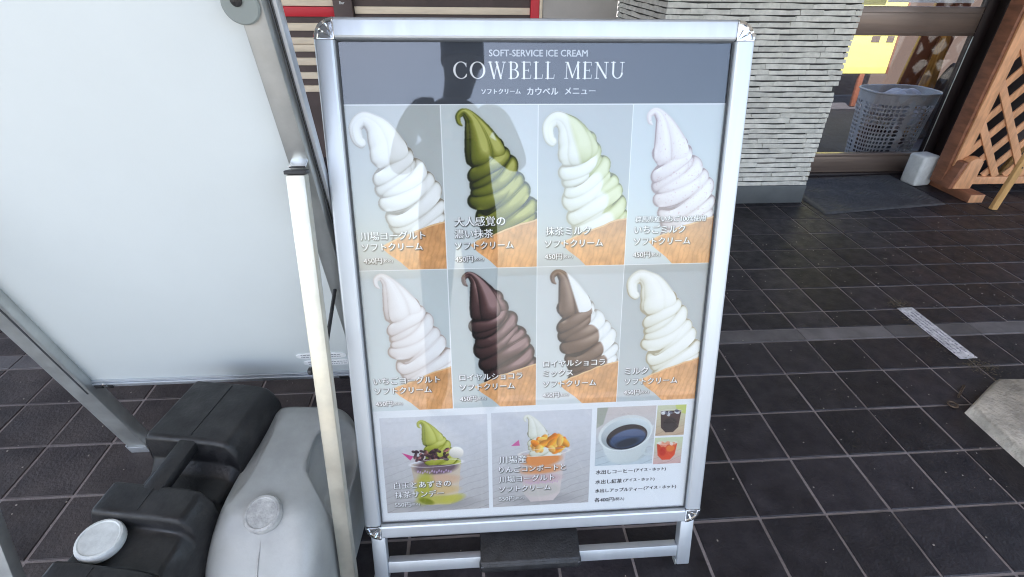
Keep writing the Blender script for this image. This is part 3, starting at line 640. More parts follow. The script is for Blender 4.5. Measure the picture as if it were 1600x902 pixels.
# what stands behind the door glass
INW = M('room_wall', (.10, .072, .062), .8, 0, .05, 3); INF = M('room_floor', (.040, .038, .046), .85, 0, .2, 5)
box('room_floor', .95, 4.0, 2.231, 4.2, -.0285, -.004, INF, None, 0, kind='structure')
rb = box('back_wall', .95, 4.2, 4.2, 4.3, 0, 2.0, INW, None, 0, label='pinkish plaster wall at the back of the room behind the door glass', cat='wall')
YEL = M('yellow_paper', (.88, .84, .22), .6, 0, .05, 6); OR = M('orange_cloth', (.46, .22, .035), .7, 0, .2, 12); RBW = M('dark_red_wood', (.17, .06, .032), .5, 0, .2, 8)
yb = empty('notice_board', (2.62, 3.75, 0), (R_(-3), 0, 0), label='yellow board standing inside behind the door glass', cat='notice board')
box('board_face', -.62, .235, -.012, 0, .262, 1.25, YEL, yb, .004); box('board_leg', -.42, -.38, -.01, .02, 0, .2615, RBW, yb, .003); box('board_leg', .02, .06, -.01, .02, 0, .2615, RBW, yb, .003); box('board_frame', .2355, .252, -.016, .008, .26, 1.26, RBW, yb, .003)
WHT = M('white_paper', (.85, .87, .9), .6)
for k, (a, b, c, d) in enumerate([(-.30, -.12, 1.02, 1.16), (-.09, .06, 1.0, 1.2)]): box('paper_sheet', a, b, -.0145, -.0124, c - .1, d - .1, WHT, yb, 0)
for k, (a, b) in enumerate([(.02, .09), (.15, .21)]): box('dark_label', a, b, -.0147, -.0124, .50, .545, BROWN, yb, 0)
pl = empty('wooden_door_leaf', (2.29, 2.93, 0), (R_(-6), R_(7), R_(-20)), label='red brown wooden board leaning inside beside the yellow board', cat='board')
box('plank', .0, .10, -.02, .02, 0, .95, RBW, pl, .004); box('plank', .104, .19, -.024, .016, 0, .90, RBW, pl, .004)
def cloth(name, x, y, z0, z1, wd, mat, label, cat, seed):
    rg = np.random.default_rng(seed); n, mrows = 60, 26; vv = []; ff = []
    for j in range(mrows + 1):
        t = j / mrows
        for i in range(n):
            a = 2 * math.pi * i / n; r = wd * (.35 + .65 * (1 - t) ** .7) * (1 + .12 * math.sin(5 * a + 3 * t + seed) + .07 * math.sin(11 * a + 5 * t))
            vv.append((x + r * math.cos(a), y + r * .55 * math.sin(a), z0 + (z1 - z0) * t + .01 * math.sin(3 * a)))
    for j in range(mrows):
        for i in range(n): ff.append((j * n + i, j * n + (i + 1) % n, (j + 1) * n + (i + 1) % n, (j + 1) * n + i))
    ff.append(tuple(range(n))[::-1]); ff.append(tuple(mrows * n + i for i in range(n)))
    me = bpy.data.meshes.new(name); me.from_pydata(vv, [], ff); me.update()
    for p in me.polygons: p.use_smooth = True
    return tag(meshobj(name, me, mat), label, cat)
cloth('folded_parasol', 2.47, 2.85, .012, .66, .07, OR, 'ochre orange folded cloth bundle inside behind the white basket', 'parasol', 2)
cloth('dark_bag', 2.68, 2.85, .0, .47, .19, M('charcoal_bag', (.05, .05, .06), .7, 0, .2, 10), 'dark grey bag standing inside against the door frame', 'bag', 5)
# perforated laundry basket behind the glass
bk = empty('laundry_basket', (1.90, 2.37, -.004), label='grey white plastic laundry basket with round holes behind the door glass', cat='basket')
BASK = M('basket_plastic', (.46, .455, .46), .5, 0, .05, 10)
def basket_wall():
    bm = bmesh.new(); nx, nz = 44, 14; z0, z1 = .03, .41
    def pt(u, t):
        a = 2 * math.pi * u; rx = .165 + .035 * t; ry = .115 + .025 * t; e = .62
        c, s = math.cos(a), math.sin(a)
        return Vector((rx * math.copysign(abs(c) ** e, c), ry * math.copysign(abs(s) ** e, s), z0 + (z1 - z0) * t))
    for i in range(nx):
        for j in range(nz):
            u0, u1, t0, t1 = i / nx, (i + 1) / nx, j / nz * .86, (j + 1) / nz * .86
            um, tmid = (u0 + u1) / 2, (t0 + t1) / 2; du, dt = (u1 - u0) / 2, (t1 - t0) / 2
            oc = [bm.verts.new(pt(um + du * c, tmid + dt * d)) for c, d in ((-1, -1), (0, -1), (1, -1), (1, 0), (1, 1), (0, 1), (-1, 1), (-1, 0))]
            ic = [bm.verts.new(pt(um + du * .74 * c, tmid + dt * .74 * d)) for c, d in ((-.75, -.75), (0, -1), (.75, -.75), (1, 0), (.75, .75), (0, 1), (-.75, .75), (-1, 0))]
            for q in range(8): bm.faces.new((oc[q], oc[(q + 1) % 8], ic[(q + 1) % 8], ic[q]))
        f = [bm.verts.new(pt(u, t)) for u, t in ((i / nx, .86), ((i + 1) / nx, .86), ((i + 1) / nx, 1), (i / nx, 1))]; bm.faces.new(f)
        f = [bm.verts.new(pt(u, t) - Vector((0, 0, d))) for u, t, d in ((i / nx, 0, .03), ((i + 1) / nx, 0, .03), ((i + 1) / nx, 0, 0), (i / nx, 0, 0))]; bm.faces.new(f)
    bmesh.ops.remove_doubles(bm, verts=bm.verts, dist=1e-4)
    me = from_bm(bm); o = meshobj('basket_wall', me, BASK, bk); sm = o.modifiers.new('s', 'SOLIDIFY'); sm.thickness = .003; return o
basket_wall(); box('basket_base', -.15, .15, -.105, .105, .002, .008, BASK, bk, .002)
rim = [((.202) * math.copysign(abs(math.cos(a)) ** .62, math.cos(a)), .142 * math.copysign(abs(math.sin(a)) ** .62, math.sin(a)), .412) for a in np.linspace(0, 2 * math.pi, 73)]
tube('basket_rim', rim, .006, BASK, bk)
TOW = M('pale_towels', (.52, .52, .55), .9, 0, .15, 20, bump=.6, bscale=60)
rg = random.Random(3)
dk = bmesh.new()  # dark heap added so the lower basket holes read as shaded
for k in range(7): bmesh.ops.create_icosphere(dk, subdivisions=3, radius=1, matrix=Matrix.Translation((rg.uniform(-.08, .08), rg.uniform(-.05, .05), .06 + rg.uniform(0, .11))) @ Matrix.Diagonal((.08, .06, .05, 1)))
for v in dk.verts: v.co += Vector((math.sin(v.co.y * 90 + v.co.z * 60), math.sin(v.co.z * 80 + v.co.x * 70), math.sin(v.co.x * 85 + v.co.y * 50))) * .006
tag(meshobj('basket_shade', from_bm(dk, True), M('basket_shade', (.03, .026, .034), .9), loc=(1.90, 2.37, -.004)), 'dark heap added low inside the laundry basket to shade its holes', 'dark fill')
tw = bmesh.new()
for k in range(8):
    bmesh.ops.create_icosphere(tw, subdivisions=3, radius=1, matrix=Matrix.Translation((rg.uniform(-.09, .09), rg.uniform(-.05, .05), .24 + rg.uniform(0, .14))) @ Matrix.Diagonal((.075, .055, .05, 1)))
for v in tw.verts: v.co += Vector((math.sin(v.co.y * 90 + v.co.z * 60), math.sin(v.co.z * 80 + v.co.x * 70), math.sin(v.co.x * 85 + v.co.y * 50))) * .006
o = meshobj('towel_heap', from_bm(tw, True), TOW, loc=(1.90, 2.37, -.004)); tag(o, 'heap of pale crumpled towels inside the laundry basket', 'towels')
PAPER = M('white_notice_paper', (.86, .88, .92), .6)
pn = box('paper_notice', 1.45, 1.90, YD + .0195, YD + .0203, .868, 1.15, PAPER, None, 0, label='white paper notice behind the upper door glass', cat='notice')
yn = box('paper_notice', 1.28, 1.445, YD + .0195, YD + .0203, .856, 1.15, YEL, None, 0, label='yellow paper notice behind the upper door glass', cat='notice')
# door mat
def mat_mesh():
    c = [Vector((1.082, 1.548, 0)), Vector((1.781, 1.640, 0)), Vector((1.786, 2.075, 0)), Vector((1.075, 2.02, 0))]
    bm = bmesh.new(); n, m_ = 120, 80; gr = []
    for j in range(m_ + 1):
        row = []
        for i in range(n + 1):
            u, v = i / n, j / m_; p = (c[0] * (1 - u) + c[1] * u) * (1 - v) + (c[3] * (1 - u) + c[2] * u) * v
            e = min(u * .7, (1 - u) * .7, v * .45, (1 - v) * .45); z = .0005 + .0065 * min(1, e / .010)
            if e > .03: z += .0030 * math.sin(v * 170 + 6 * math.sin(u * 18) + 4 * math.sin(v * 13 + u * 7))
            row.append(bm.verts.new((p.x, p.y, z + .001)))
        gr.append(row)
    for j in range(m_):
        for i in range(n): bm.faces.new((gr[j][i], gr[j][i + 1], gr[j + 1][i + 1], gr[j + 1][i]))
    return from_bm(bm, True)
tag(meshobj('door_mat', mat_mesh(), MATM), 'dark ribbed rubber mat lying before the sliding door', 'mat')
# wooden trellis screen
tr = empty('trellis_screen', (1.9, 1.83, 0), label='orange wooden lattice trellis screen on a cross foot right of the door', cat='trellis')
def T_(o): o.location = Vector(o.location) - Vector(tr.location); o.parent = tr; return o
T_(box('foot', 1.905, 1.985, 1.657, 2.05, .001, .045, WOODD, None, .003))
T_(box('foot_end', 1.907, 1.983, 1.6545, 1.6568, .003, .043, WOOD, None, .0005))
T_(box('side_post', 1.853, 1.9045, 1.80, 1.875, .046, 1.5, WOODD, None, .003)); T_(box('left_stile', 1.868, 1.925, 1.786, 1.7995, .046, 1.5, WOOD, None, .003))
T_(prism('bracket', [(1.872, .0455), (1.965, .0455), (1.972, .10), (1.972, .185), (1.955, .205), (1.925, .205), (1.90, .19)], 'y', 1.735, 1.7855, WOOD, None, .003))
T_(prism('bracket_side', [(1.8495, .0455), (1.8715, .0455), (1.895, .185), (1.8735, .18)], 'y', 1.74, 1.86, WOODD, None, .002))
T_(box('bottom_rail', 1.973, 2.9, 1.79, 1.82, .048, .088, WOOD, None, .003)); T_(box('top_rail', 1.926, 2.9, 1.79, 1.82, 1.42, 1.5, WOOD, None, .003)); T_(box('right_stile', 2.9005, 2.96, 1.786, 1.82, .0, 1.5, WOOD, None, .003))
def lath(x, s, yl):
    """one diagonal lath clipped to the frame"""
    x0, x1, z0, z1 = 1.926, 2.9, .0885, 1.419; pts = []
    lo, hi = -9, 9
    zz = [(z0, x if s > 0 else x)]
    a = (x, z0); d = (s * .62, .785)
    t0, t1 = 0, (z1 - z0) / .785
    for lim, sg in ((x0 - .01, 1), (x1, -1)):
        tt = (lim - a[0]) / d[0]
        if d[0] * sg > 0: t0 = max(t0, tt)
        else: t1 = min(t1, tt)
    if t1 - t0 < .06: return
    p = (a[0] + d[0] * t0, yl, a[1] + d[1] * t0); q = (a[0] + d[0] * t1, yl, a[1] + d[1] * t1)
    o = bar_between('lath', p, q, .036, .009, WOOD, None, .0015, (.785, 0, -s * .62)); T_(o)
for k in range(-14, 22):
    lath(1.955 + k * .120, 1, 1.8085); lath(1.99 + k * .150, -1, 1.799)
# yellow pine leg of an easel standing at the edge of the picture
ea = empty('wooden_easel', (1.97, 1.575, 0), label='slim yellow pine easel leg leaning at the right edge before the trellis', cat='easel')
bar_between('leg', (0, 0, .001), (.16, .02, 1.3), .034, .02, WOODY, ea, .003, (1, 0, 0)); bar_between('leg', (.75, 0, .001), (.59, .02, 1.3), .034, .02, WOODY, ea, .003); bar_between('cross_bar', (.085, .026, .55), (.665, .026, .55), .03, .018, WOODY, ea, .003, (0, 0, 1))
bar_between('rear_leg', (.375, .4, .001), (.375, .04, 1.25), .03, .02, WOODY, ea, .003)
lathe('peg_hole', [(.004, 0), (.004, .0008)], BLKP, ea, 16, (.030, -.0078, .215), (math.pi / 2, 0, 0))
# foam block beside the trellis foot
fb = box('foam_block', -.055, .055, -.05, .05, 0, .165, FOAM, None, .016, 4, label='white block with rounded edges beside the trellis foot', cat='block'); fb.location = (1.835, 1.94, .001); fb.rotation_euler = (0, 0, R_(9))
# concrete base, bottom right
cb = empty('concrete_base', (.9, .15, 0), label='pale grey concrete base slab at the right edge of the paving', cat='base')
def conc(name, pts, z0, z1, ch):
    bm = bmesh.new(); n = len(pts); c = sum((Vector((*p, 0)) for p in pts), Vector()) / n
    rings = []
    for zz, k in ((z0, 1), (z0 + (z1 - z0) * .55, .985), (z1 - .004, .965), (z1, .94)):
        rings.append([bm.verts.new(((p[0] - c.x) * k + c.x, (p[1] - c.y) * k + c.y, zz)) for p in pts])
    for a, b in zip(rings[:-1], rings[1:]):
        for i in range(n): bm.faces.new((a[i], a[(i + 1) % n], b[(i + 1) % n], b[i]))
    bm.faces.new(rings[-1]); bm.faces.new(rings[0][::-1]); bmesh.ops.recalc_face_normals(bm, faces=bm.faces)
    me = from_bm(bm, True); me.set_sharp_from_angle(angle=R_(50))
    o = meshobj(name, me, CONC); o.location = -Vector(cb.location); o.parent = cb; return o
conc('slab', [(.700, .268), (.868, .368), (1.13, .352), (1.18, .06), (1.02, -.13), (.70, -.10)], .0005, .034, 0)
conc('raised_step', [(.93, .30), (1.10, .29), (1.12, .08), (1.0, -.02), (.92, .05)], .0345, .075, 0)
rn = empty('chain_ring', (.690, .297, 0), label='small rusty ring on the tiles at the concrete slab corner', cat='ring')
RUST = M('rusty_steel', (.12, .085, .06), .7, .4, .3, 60)
tube('ring', [(.011 * math.cos(a), .011 * math.sin(a), .004) for a in np.linspace(0, 2 * math.pi, 25)], .0028, RUST, rn)
ch = empty('short_chain', (.735, .325, 0), label='short rusty chain lying along the concrete slab edge', cat='chain')
for k in range(4):
    c_ = Vector((.014 * k, .011 * k + .004, .004)); tube('chain_link', [(c_.x + .009 * math.cos(a) * .8 + .003 * math.sin(a), c_.y + .005 * math.sin(a) + .005 * math.cos(a), c_.z + .0015 * math.sin(a + k)) for a in np.linspace(0, 2 * math.pi, 17)], .0016, RUST, ch)
# worn printed label stuck on the tiles, with leaf litter at its ends
def M_print():
    m = M('worn_printed_label', (.62, .60, .61), .7, 0, .34, 34); t = m.node_tree; N = t.nodes; L = t.links; b = N['Principled BSDF']
    tc = N.new('ShaderNodeTexCoord'); mp = N.new('ShaderNodeMapping'); mp.inputs['Scale'].default_value = (1, 1, 1); L.new(tc.outputs['Object'], mp.inputs[0])
    v = N.new('ShaderNodeTexNoise'); v.inputs['Scale'].default_value = 150; v.inputs['Detail'].default_value = 2; L.new(mp.outputs[0], v.inputs['Vector'])
    s = N.new('ShaderNodeSeparateXYZ'); L.new(mp.outputs[0], s.inputs[0])
    ln = N.new('ShaderNodeMath'); ln.operation = 'MULTIPLY'; ln.inputs[1].default_value = 6.283 / .0135; L.new(s.outputs[0], ln.inputs[0])
    sn = N.new('ShaderNodeMath'); sn.operation = 'SINE'; L.new(ln.outputs[0], sn.inputs[0])
    a = N.new('ShaderNodeMath'); a.operation = 'GREATER_THAN'; a.inputs[1].default_value = .1; L.new(sn.outputs[0], a.inputs[0])
    c = N.new('ShaderNodeMath'); c.operation = 'GREATER_THAN'; c.inputs[1].default_value = .50; L.new(v.outputs['Fac'], c.inputs[0])
    ab = N.new('ShaderNodeMath'); ab.operation = 'ABSOLUTE'; L.new(s.outputs[1], ab.inputs[0]); e = N.new('ShaderNodeMath'); e.operation = 'LESS_THAN'; e.inputs[1].default_value = .112; L.new(ab.outputs[0], e.inputs[0])
    mu = N.new('ShaderNodeMath'); mu.operation = 'MULTIPLY'; L.new(a.outputs[0], mu.inputs[0]); L.new(c.outputs[0], mu.inputs[1]); m2 = N.new('ShaderNodeMath'); m2.operation = 'MULTIPLY'; L.new(mu.outputs[0], m2.inputs[0]); L.new(e.outputs[0], m2.inputs[1]); m3 = N.new('ShaderNodeMath'); m3.operation = 'MULTIPLY'; m3.inputs[1].default_value = .8; L.new(m2.outputs[0], m3.inputs[0])
    mx = N.new('ShaderNodeMix'); mx.data_type = 'RGBA'; src = b.inputs['Base Color'].links[0].from_socket; L.new(m3.outputs[0], mx.inputs[0]); L.new(src, mx.inputs[6]); mx.inputs[7].default_value = (.12, .11, .16, 1); L.new(mx.outputs[2], b.inputs['Base Color'])
    return m
lbl = box('floor_label', -.029, .029, -.138, .138, 0, .0014, M_print(), None, .0004, 1, label='worn white printed label strip stuck on the dark floor tiles', cat='label')
lbl.location = (.897, .620, .0018); lbl.rotation_euler = (0, 0, R_(0.5))
LIT = M('dry_leaf_litter', (.07, .055, .038), .9, 0, 0, 300, col2=(.22, .18, .12))
def litter(name, cx, cy, rx, ry, n, seed):
    bm = bmesh.new(); rg = random.Random(seed)
    for k in range(n):
        x, y = cx + rg.gauss(0, rx), cy + rg.gauss(0, ry); s = rg.uniform(.0008, .0028); a = rg.uniform(0, 6.3); z = .0015 + rg.random() * .003
        d = Vector((math.cos(a), math.sin(a), rg.uniform(-.2, .3))) * s * 2; e = Vector((-math.sin(a), math.cos(a), rg.uniform(-.2, .3))) * s * .4; c = Vector((x, y, z))
        vs_ = [bm.verts.new(c - d), bm.verts.new(c + e), bm.verts.new(c + d), bm.verts.new(c - e + Vector((0, 0, .0008)))]; bm.faces.new((vs_[0], vs_[1], vs_[2])); bm.faces.new((vs_[0], vs_[2], vs_[3]))
    return meshobj(name, from_bm(bm), LIT)
tag(litter('leaf_litter', .893, .783, .018, .016, 260, 1), 'brown leaf litter gathered at the far end of the floor label', 'litter', kind='stuff')
tag(litter('leaf_litter', .905, .445, .026, .019, 340, 2), 'brown leaf litter gathered at the near end of the floor label', 'litter', kind='stuff')
tag(litter('leaf_litter', .85, .62, .006, .08, 120, 3), 'thin brown litter line beside the floor label', 'litter', kind='stuff')
# ================================================================= MENU STAND
SW, SH, LEG, BW = .6286, .8701, .1087, .0286; TH = .268
ms = empty('menu_stand', (-.8125, -.0852, 0), (-TH, 0, -.0032), label='silver framed menu board stand with soft serve pictures, standing in the middle', cat='menu stand')
prof = [(0, .012), (0, -.0065), (.0006, -.0090), (.0020, -.0106), (.0042, -.0113), (.012, -.0117), (.0235, -.0113), (.0262, -.0101), (.0278, -.0075), (.0286, -.0030), (.0286, .012)]   # (from outer edge inwards, depth)
def rail(name, axis, a, b, flip, off):
    pts = [((off + (p[0] if not flip else -p[0])), p[1]) for p in prof]
    o = prism(name, [(u, d) for u, d in pts], 'z', a, b, ALU, ms) if axis == 'z' else prism(name, [(d, u) for u, d in pts], 'x', a, b, ALU, ms)
    o.data.set_sharp_from_angle(angle=R_(9)); return o
z0, z1 = LEG, LEG + SH
rail('left_rail', 'z', z0 + BW + .0003, z1 - BW - .0003, False, 0); rail('right_rail', 'z', z0 + BW + .0003, z1 - BW - .0003, True, SW)
rail('bottom_rail', 'x', BW + .0003, SW - BW - .0003, False, z0); rail('top_rail', 'x', BW + .0003, SW - BW - .0003, True, z1)
def corner(cx, cz, sx, sz):
    """chrome quarter-round corner cap with radial facets"""
    bm = bmesh.new(); n = 18; R0 = BW; prof_c = [(.0, -.0118), (.10, -.0122), (.76, -.0122), (.80, -.0140), (.93, -.0132), (1.0, -.0085), (1.02, -.002), (1.02, .012)]
    rings = []
    for r, d in prof_c:
        ring = []
        for i in range(n + 1):
            a = math.pi / 2 * i / n; f = 0
            if .05 < r < .85: f = .0014 if i in (0, 6, 12, 18) else 0.
            ring.append(bm.verts.new((cx + sx * R0 * r * math.cos(a), d - f, cz + sz * R0 * r * math.sin(a))))
        rings.append(ring)
    for a, b in zip(rings[:-1], rings[1:]):
        for i in range(n): bm.faces.new((a[i], a[i + 1], b[i + 1], b[i]))
    bmesh.ops.remove_doubles(bm, verts=bm.verts, dist=1e-6); bmesh.ops.recalc_face_normals(bm, faces=bm.faces)
    me = from_bm(bm, True); me.set_sharp_from_angle(angle=R_(6)); o = meshobj('corner_cap', me, CHROME, ms); sd_ = o.modifiers.new('s', 'SOLIDIFY'); sd_.thickness = .001; return o
for cx, sx in ((BW, -1), (SW - BW, 1)):
    for cz, sz in ((z0 + BW, -1), (z1 - BW, 1)): corner(cx, cz, sx, sz)
# backing board, printed sheet and clear cover
box('backing_board', .006, SW - .006, .002, .010, z0 + .006, z1 - .006, ALU2, ms, 0)
img = bpy.data.images.new('menu_print', int(PW_MM * PS), int(PH_MM * PS), alpha=False)
pa = build_print(); buf = np.ones((pa.shape[0], pa.shape[1], 4), np.float32); buf[..., :3] = pa; img.pixels.foreach_set(np.ascontiguousarray(buf[::-1]).ravel()); img.update(); img.pack()
pm = bpy.data.materials.new('menu_print'); pm.use_nodes = True; it = pm.node_tree.nodes.new('ShaderNodeTexImage'); it.image = img; it.extension = 'EXTEND'
pb = pm.node_tree.nodes['Principled BSDF']; pm.node_tree.links.new(it.outputs[0], pb.inputs['Base Color']); pb.inputs['Roughness'].default_value = .6; pb.inputs['Specular IOR Level'].default_value = .2
bm = bmesh.new(); uvl = bm.loops.layers.uv.new('UVMap'); bm_box(bm, BW - .006, SW - BW + .006, .0004, .0014, z0 + BW - .006, z1 - BW + .006)
for f in bm.faces:
    for l in f.loops: l[uvl].uv = ((l.vert.co.x - BW) / (SW - 2 * BW), (l.vert.co.z - z0 - BW) / (SH - 2 * BW))
meshobj('menu_sheet', from_bm(bm), pm, ms)
COVER = M_clear('clear_cover', 1.60, .018, (.98, .985, .985), .05)
box('clear_cover', BW - .004, SW - BW + .004, -.0024, -.0014, z0 + BW - .004, z1 - BW + .004, COVER, ms, 0)
GASK = M('dark_gasket', (.05, .055, .06), .6)
for nm, a in (('gasket', (BW - .0002, BW + .0022, -.0046, -.0026, z0 + BW, z1 - BW)), ('gasket', (SW - BW - .0022, SW - BW + .0002, -.0046, -.0026, z0 + BW, z1 - BW)), ('gasket', (BW + .0024, SW - BW - .0024, -.0046, -.0026, z1 - BW - .0016, z1 - BW + .0002)), ('gasket', (BW + .0024, SW - BW - .0024, -.0046, -.0026, z0 + BW - .0002, z0 + BW + .0016))): box(nm, *a, GASK, ms, 0)
# front legs, crossbar, black foot plate, rear legs
for xa in (.0070, SW - .0330): 
    box('leg', xa, xa + .026, -.004, .016, .001, z0 - .0004, ALU, ms, .0025); box('leg_foot', xa - .003, xa - .0003 if xa > .1 else xa + .0257, -.002, .014, .0, .012, ALU2, ms, .001)
box('cross_bar', .0335, SW - .0335, -.001, .016, .020, .0455, ALU, ms, .0015)
bm = bmesh.new(); bm_box(bm, .206, .401, -.024, -.0015, .026, .050, .0085, 4); me = from_bm(bm, True); me.set_sharp_from_angle(angle=R_(40)); wp = meshobj('foot_plate', me, BLKP, ms)
prism('foot_plate_top', [(-.0225, .0440), (-.0215, .0500), (.020, .0800), (.028, .0800), (.029, .0760), (.000, .0470)], 'x', .2085, .3985, BLKP, ms, .003)
box('plate_ridge', .209, .398, -.0238, -.0222, .041, .0430, M('worn_edge', (.12, .12, .13), .5), wp, .0004)
for xa in (.222, .372): box('plate_arm', xa, xa + .022, .030, .042, .070, .30, BLKP, ms, .002)
hinge = 2 * SH * .0
for xa in (.012, SW - .034):
    bar_between('rear_leg', (xa + .011, .012 + .0, z1 - .01), (xa + .011, .545, .16), .02, .016, ALU2, ms, .002, (1, 0, 0))
# ================================================================= WHITEBOARD EASEL (seen from behind)
LE = .2568
we = empty('whiteboard_easel', (-1.12, .289, 0), (LE, 0, 0), label='large blank whiteboard on an aluminium easel stand, left of the menu stand', cat='whiteboard')
X0, X1 = -1.393 + 1.12, -.849 + 1.12; bz = .262
box('board', X0 - .02, X1 + .02, .001, .010, bz, 1.5, BOARD, we, .001)
for k, (zz, d) in enumerate(((bz - .0002, -.004), (bz + .007, -.0065), (bz + .014, -.003))): box('bottom_trim', X0 - .0, X1 + .0, d, .0006, zz, zz + .0055, ALU, we, .0006)
box('left_leg', X0 - .042, X0 - .0, -.020, .0125, .0, 1.55, ALU2, we, .0025); box('leg_groove', X0 - .009, X0 - .006, -.0212, -.0198, .262, 1.5, GASK, we, 0)
box('right_leg', X1, X1 + .028, -.022, .0005, .0, 1.55, M('dull_grey_aluminium', (.40, .415, .41), .38, .7, .14, 10, rvar=.12), we, .0025); box('right_rim', X1 + .0205, X1 + .036, .001, .020, .0, 1.55, ALU, we, .0015); box('rim_gap', X1 + .0302, X1 + .0315, -.004, .0009, .0, 1.55, BLKP, we, 0)
box('ground_bar', X0 + .0005, X1 - .0005, -.012, .010, .002, .026, ALU, we, .0015); box('leg_shoe', X0 - .045, X0 - .0425, -.0215, .013, 0, .035, ALU, we, .0008); box('leg_shoe', X0 - .0422, X0 + .0, -.0222, -.0203, 0, .03, ALU, we, .0006)
def loc_e(p):
    v = Vector(p) - Vector((-1.12, .289, 0)); return Matrix.Rotation(-LE, 3, 'X') @ v
bl = bar_between('rear_leg', loc_e((-.8325, -.152, .001)), loc_e((-.8325, .040, .768)), .0250, .020, M('warm_lit_worn_aluminium', (.62, .60, .52), .42, .85, .10, 16, rvar=.1), we, .002)  # yellowish tint paints warm reflected light into this leg's colour
bar_between('rear_leg', loc_e((-1.378, -.150, .001)), loc_e((-1.378, .040, .768)), .0265, .021, ALU2, we, .002)
for x in (-.8325, -1.378):
    bar_between('leg_cap', loc_e((x, .0402, .7685)), loc_e((x, .0415, .7735)), .0275, .022, BLKP, we, .001)
    bar_between('hinge_plate', loc_e((x, .046, .776)), loc_e((x, .082, .785)), .022, .003, CHROME, we, .0006)
tube('stay_rod', [loc_e((-.8345, -.036, .47)), loc_e((-.835, .02, .50)), loc_e((-.838, .12, .535))], .0032, BLKP, we); lathe('stay_knob', [(.004, 0), (.006, .002), (.006, .006), (.003, .008)], BLKP, we, 20, loc_e((-.850, -.022, .478)), (0, -math.pi / 2, 0))
lathe('pivot_disc', [(.020, 0), (.020, .002), (.018, .0035)], M('dull_green_grey', (.24, .27, .26), .5), we, 40, (X1 + .006, -.0242, 1.008), (math.pi / 2, 0, 0)); lathe('pivot_screw', [(.006, 0), (.006, .002), (.004, .003)], BLKP, we, 20, (X1 + .004, -.0278, 1.014), (math.pi / 2, 0, 0))
for xa, w_ in ((X0 + .004, .016), (X0 + .030, .010), (X1 - .085, .012), (X1 - .045, .020)): box('trim_clip', xa, xa + w_, -.0095, -.0068, bz + .002, bz + .011, BLKP, we, .001)
lathe('corner_screw', [(.0045, 0), (.0045, .002), (.003, .003)], CHROME, we, 20, (X0 + .024, -.007, bz + .013), (math.pi / 2, 0, 0))
STK = M('clear_sticker', (.82, .83, .83), .35); INK = M('grey_ink', (.16, .17, .19), .6)
def sticker(x, z_, wd, hh, seed):
    rg = random.Random(seed); pts = []
    for k in range(32):
        a = 2 * math.pi * k / 32; c, s = math.cos(a), math.sin(a); pts.append((x + wd / 2 * math.copysign(abs(c) ** .5, c), z_ + hh / 2 * math.copysign(abs(s) ** .7, s)))
    o = prism('sticker', pts, 'y', -.0009, .0007, STK, we)
    bmk = bmesh.new()
    for r in range(2):
        xx = x - wd * .40
        while xx < x + wd * .38:
            l = rg.uniform(.002, .007); zz = z_ + (.0032 if r == 0 else -.0036); bm_box(bmk, xx, xx + l, -.0013, -.001, zz, zz + .0016); xx += l + .0016
    meshobj('fine_print', from_bm(bmk), INK, o)
sticker(X1 - .068, .338, .100, .017, 1); sticker(X1 - .060, .314, .098, .018, 2)
# ================================================================= JERRYCANS
def loft(rings):
    bm = bmesh.new(); R2 = [[bm.verts.new(p) for p in r] for r in rings]; n = len(R2[0])
    for a, b in zip(R2[:-1], R2[1:]):
        for i in range(n): bm.faces.new((a[i], a[(i + 1) % n], b[(i + 1) % n], b[i]))
    bm.faces.new(R2[0][::-1]); bm.faces.new(R2[-1]); return bm
def sring(cx, cy, hx, hy, z, e=.32, n=96):
    out = []
    for k in range(n):
        a = 2 * math.pi * (k + .5) / n; c, s = math.cos(a), math.sin(a); out.append(Vector((cx + hx * math.copysign(abs(c) ** e, c), cy + hy * math.copysign(abs(s) ** e, s), z)))
    return out
# grey can: ridge handle between two hand recesses, shoulders falling to the front
gc = empty('grey_jerrycan', (-.938, -.032, 0), (0, 0, R_(-4)), label='grey plastic jerrycan with a scuffed grey cap beside the easel leg', cat='jerrycan')
rings = []
for z_, hx, yn, yf in [(0, .080, -.150, .150), (.006, .088, -.162, .158), (.02, .092, -.168, .163), (.10, .094, -.170, .165), (.15, .094, -.170, .166), (.18, .0935, -.166, .166), (.20, .092, -.156, .165), (.218, .0895, -.141, .164), (.234, .086, -.125, .162), (.248, .0815, -.110, .159), (.260, .0755, -.098, .155), (.270, .0675, -.088, .149), (.277, .057, -.078, .140), (.2815, .040, -.06, .120), (.283, .015, -.03, .07)]:
    rings.append(sring(.0, (yn + yf) / 2, hx, (yf - yn) / 2, z_, .30, 144))
fine = []
for a, b in zip(rings[:-1], rings[1:]):
    m_ = max(1, int((b[0] - a[0]).length / .006))
    for k in range(m_): fine.append([p.lerp(q, k / m_) for p, q in zip(a, b)])
fine.append(rings[-1])
def sstep(a, b, x): t = min(1, max(0, (x - a) / (b - a))); return t * t * (3 - 2 * t)
for r in fine:                                                 # hand recesses either side of the ridge
    for p in r:
        q = math.sqrt(((p.x - .085) / .062) ** 2 + ((p.y - .040) / .088) ** 2 + ((p.z - .240) / .070) ** 2)
        d = .036 * (1 - sstep(.78, 1.0, q)); p.x -= d * .75; p.z -= d * .75
        q = math.sqrt(((p.x + .060) / .020) ** 2 + ((p.y - .030) / .105) ** 2 + ((p.z - .272) / .030) ** 2)
        d = .008 * (1 - sstep(.55, 1.0, q)); p.x += d * .8; p.z -= d * .6
bm = loft(fine); bmesh.ops.recalc_face_normals(bm, faces=bm.faces)
me = from_bm(bm, True); me.set_sharp_from_angle(angle=R_(60)); gb = meshobj('can_body', me, GREYP, gc); s_ = gb.modifiers.new('s', 'SUBSURF'); s_.levels = 1; s_.render_levels = 1
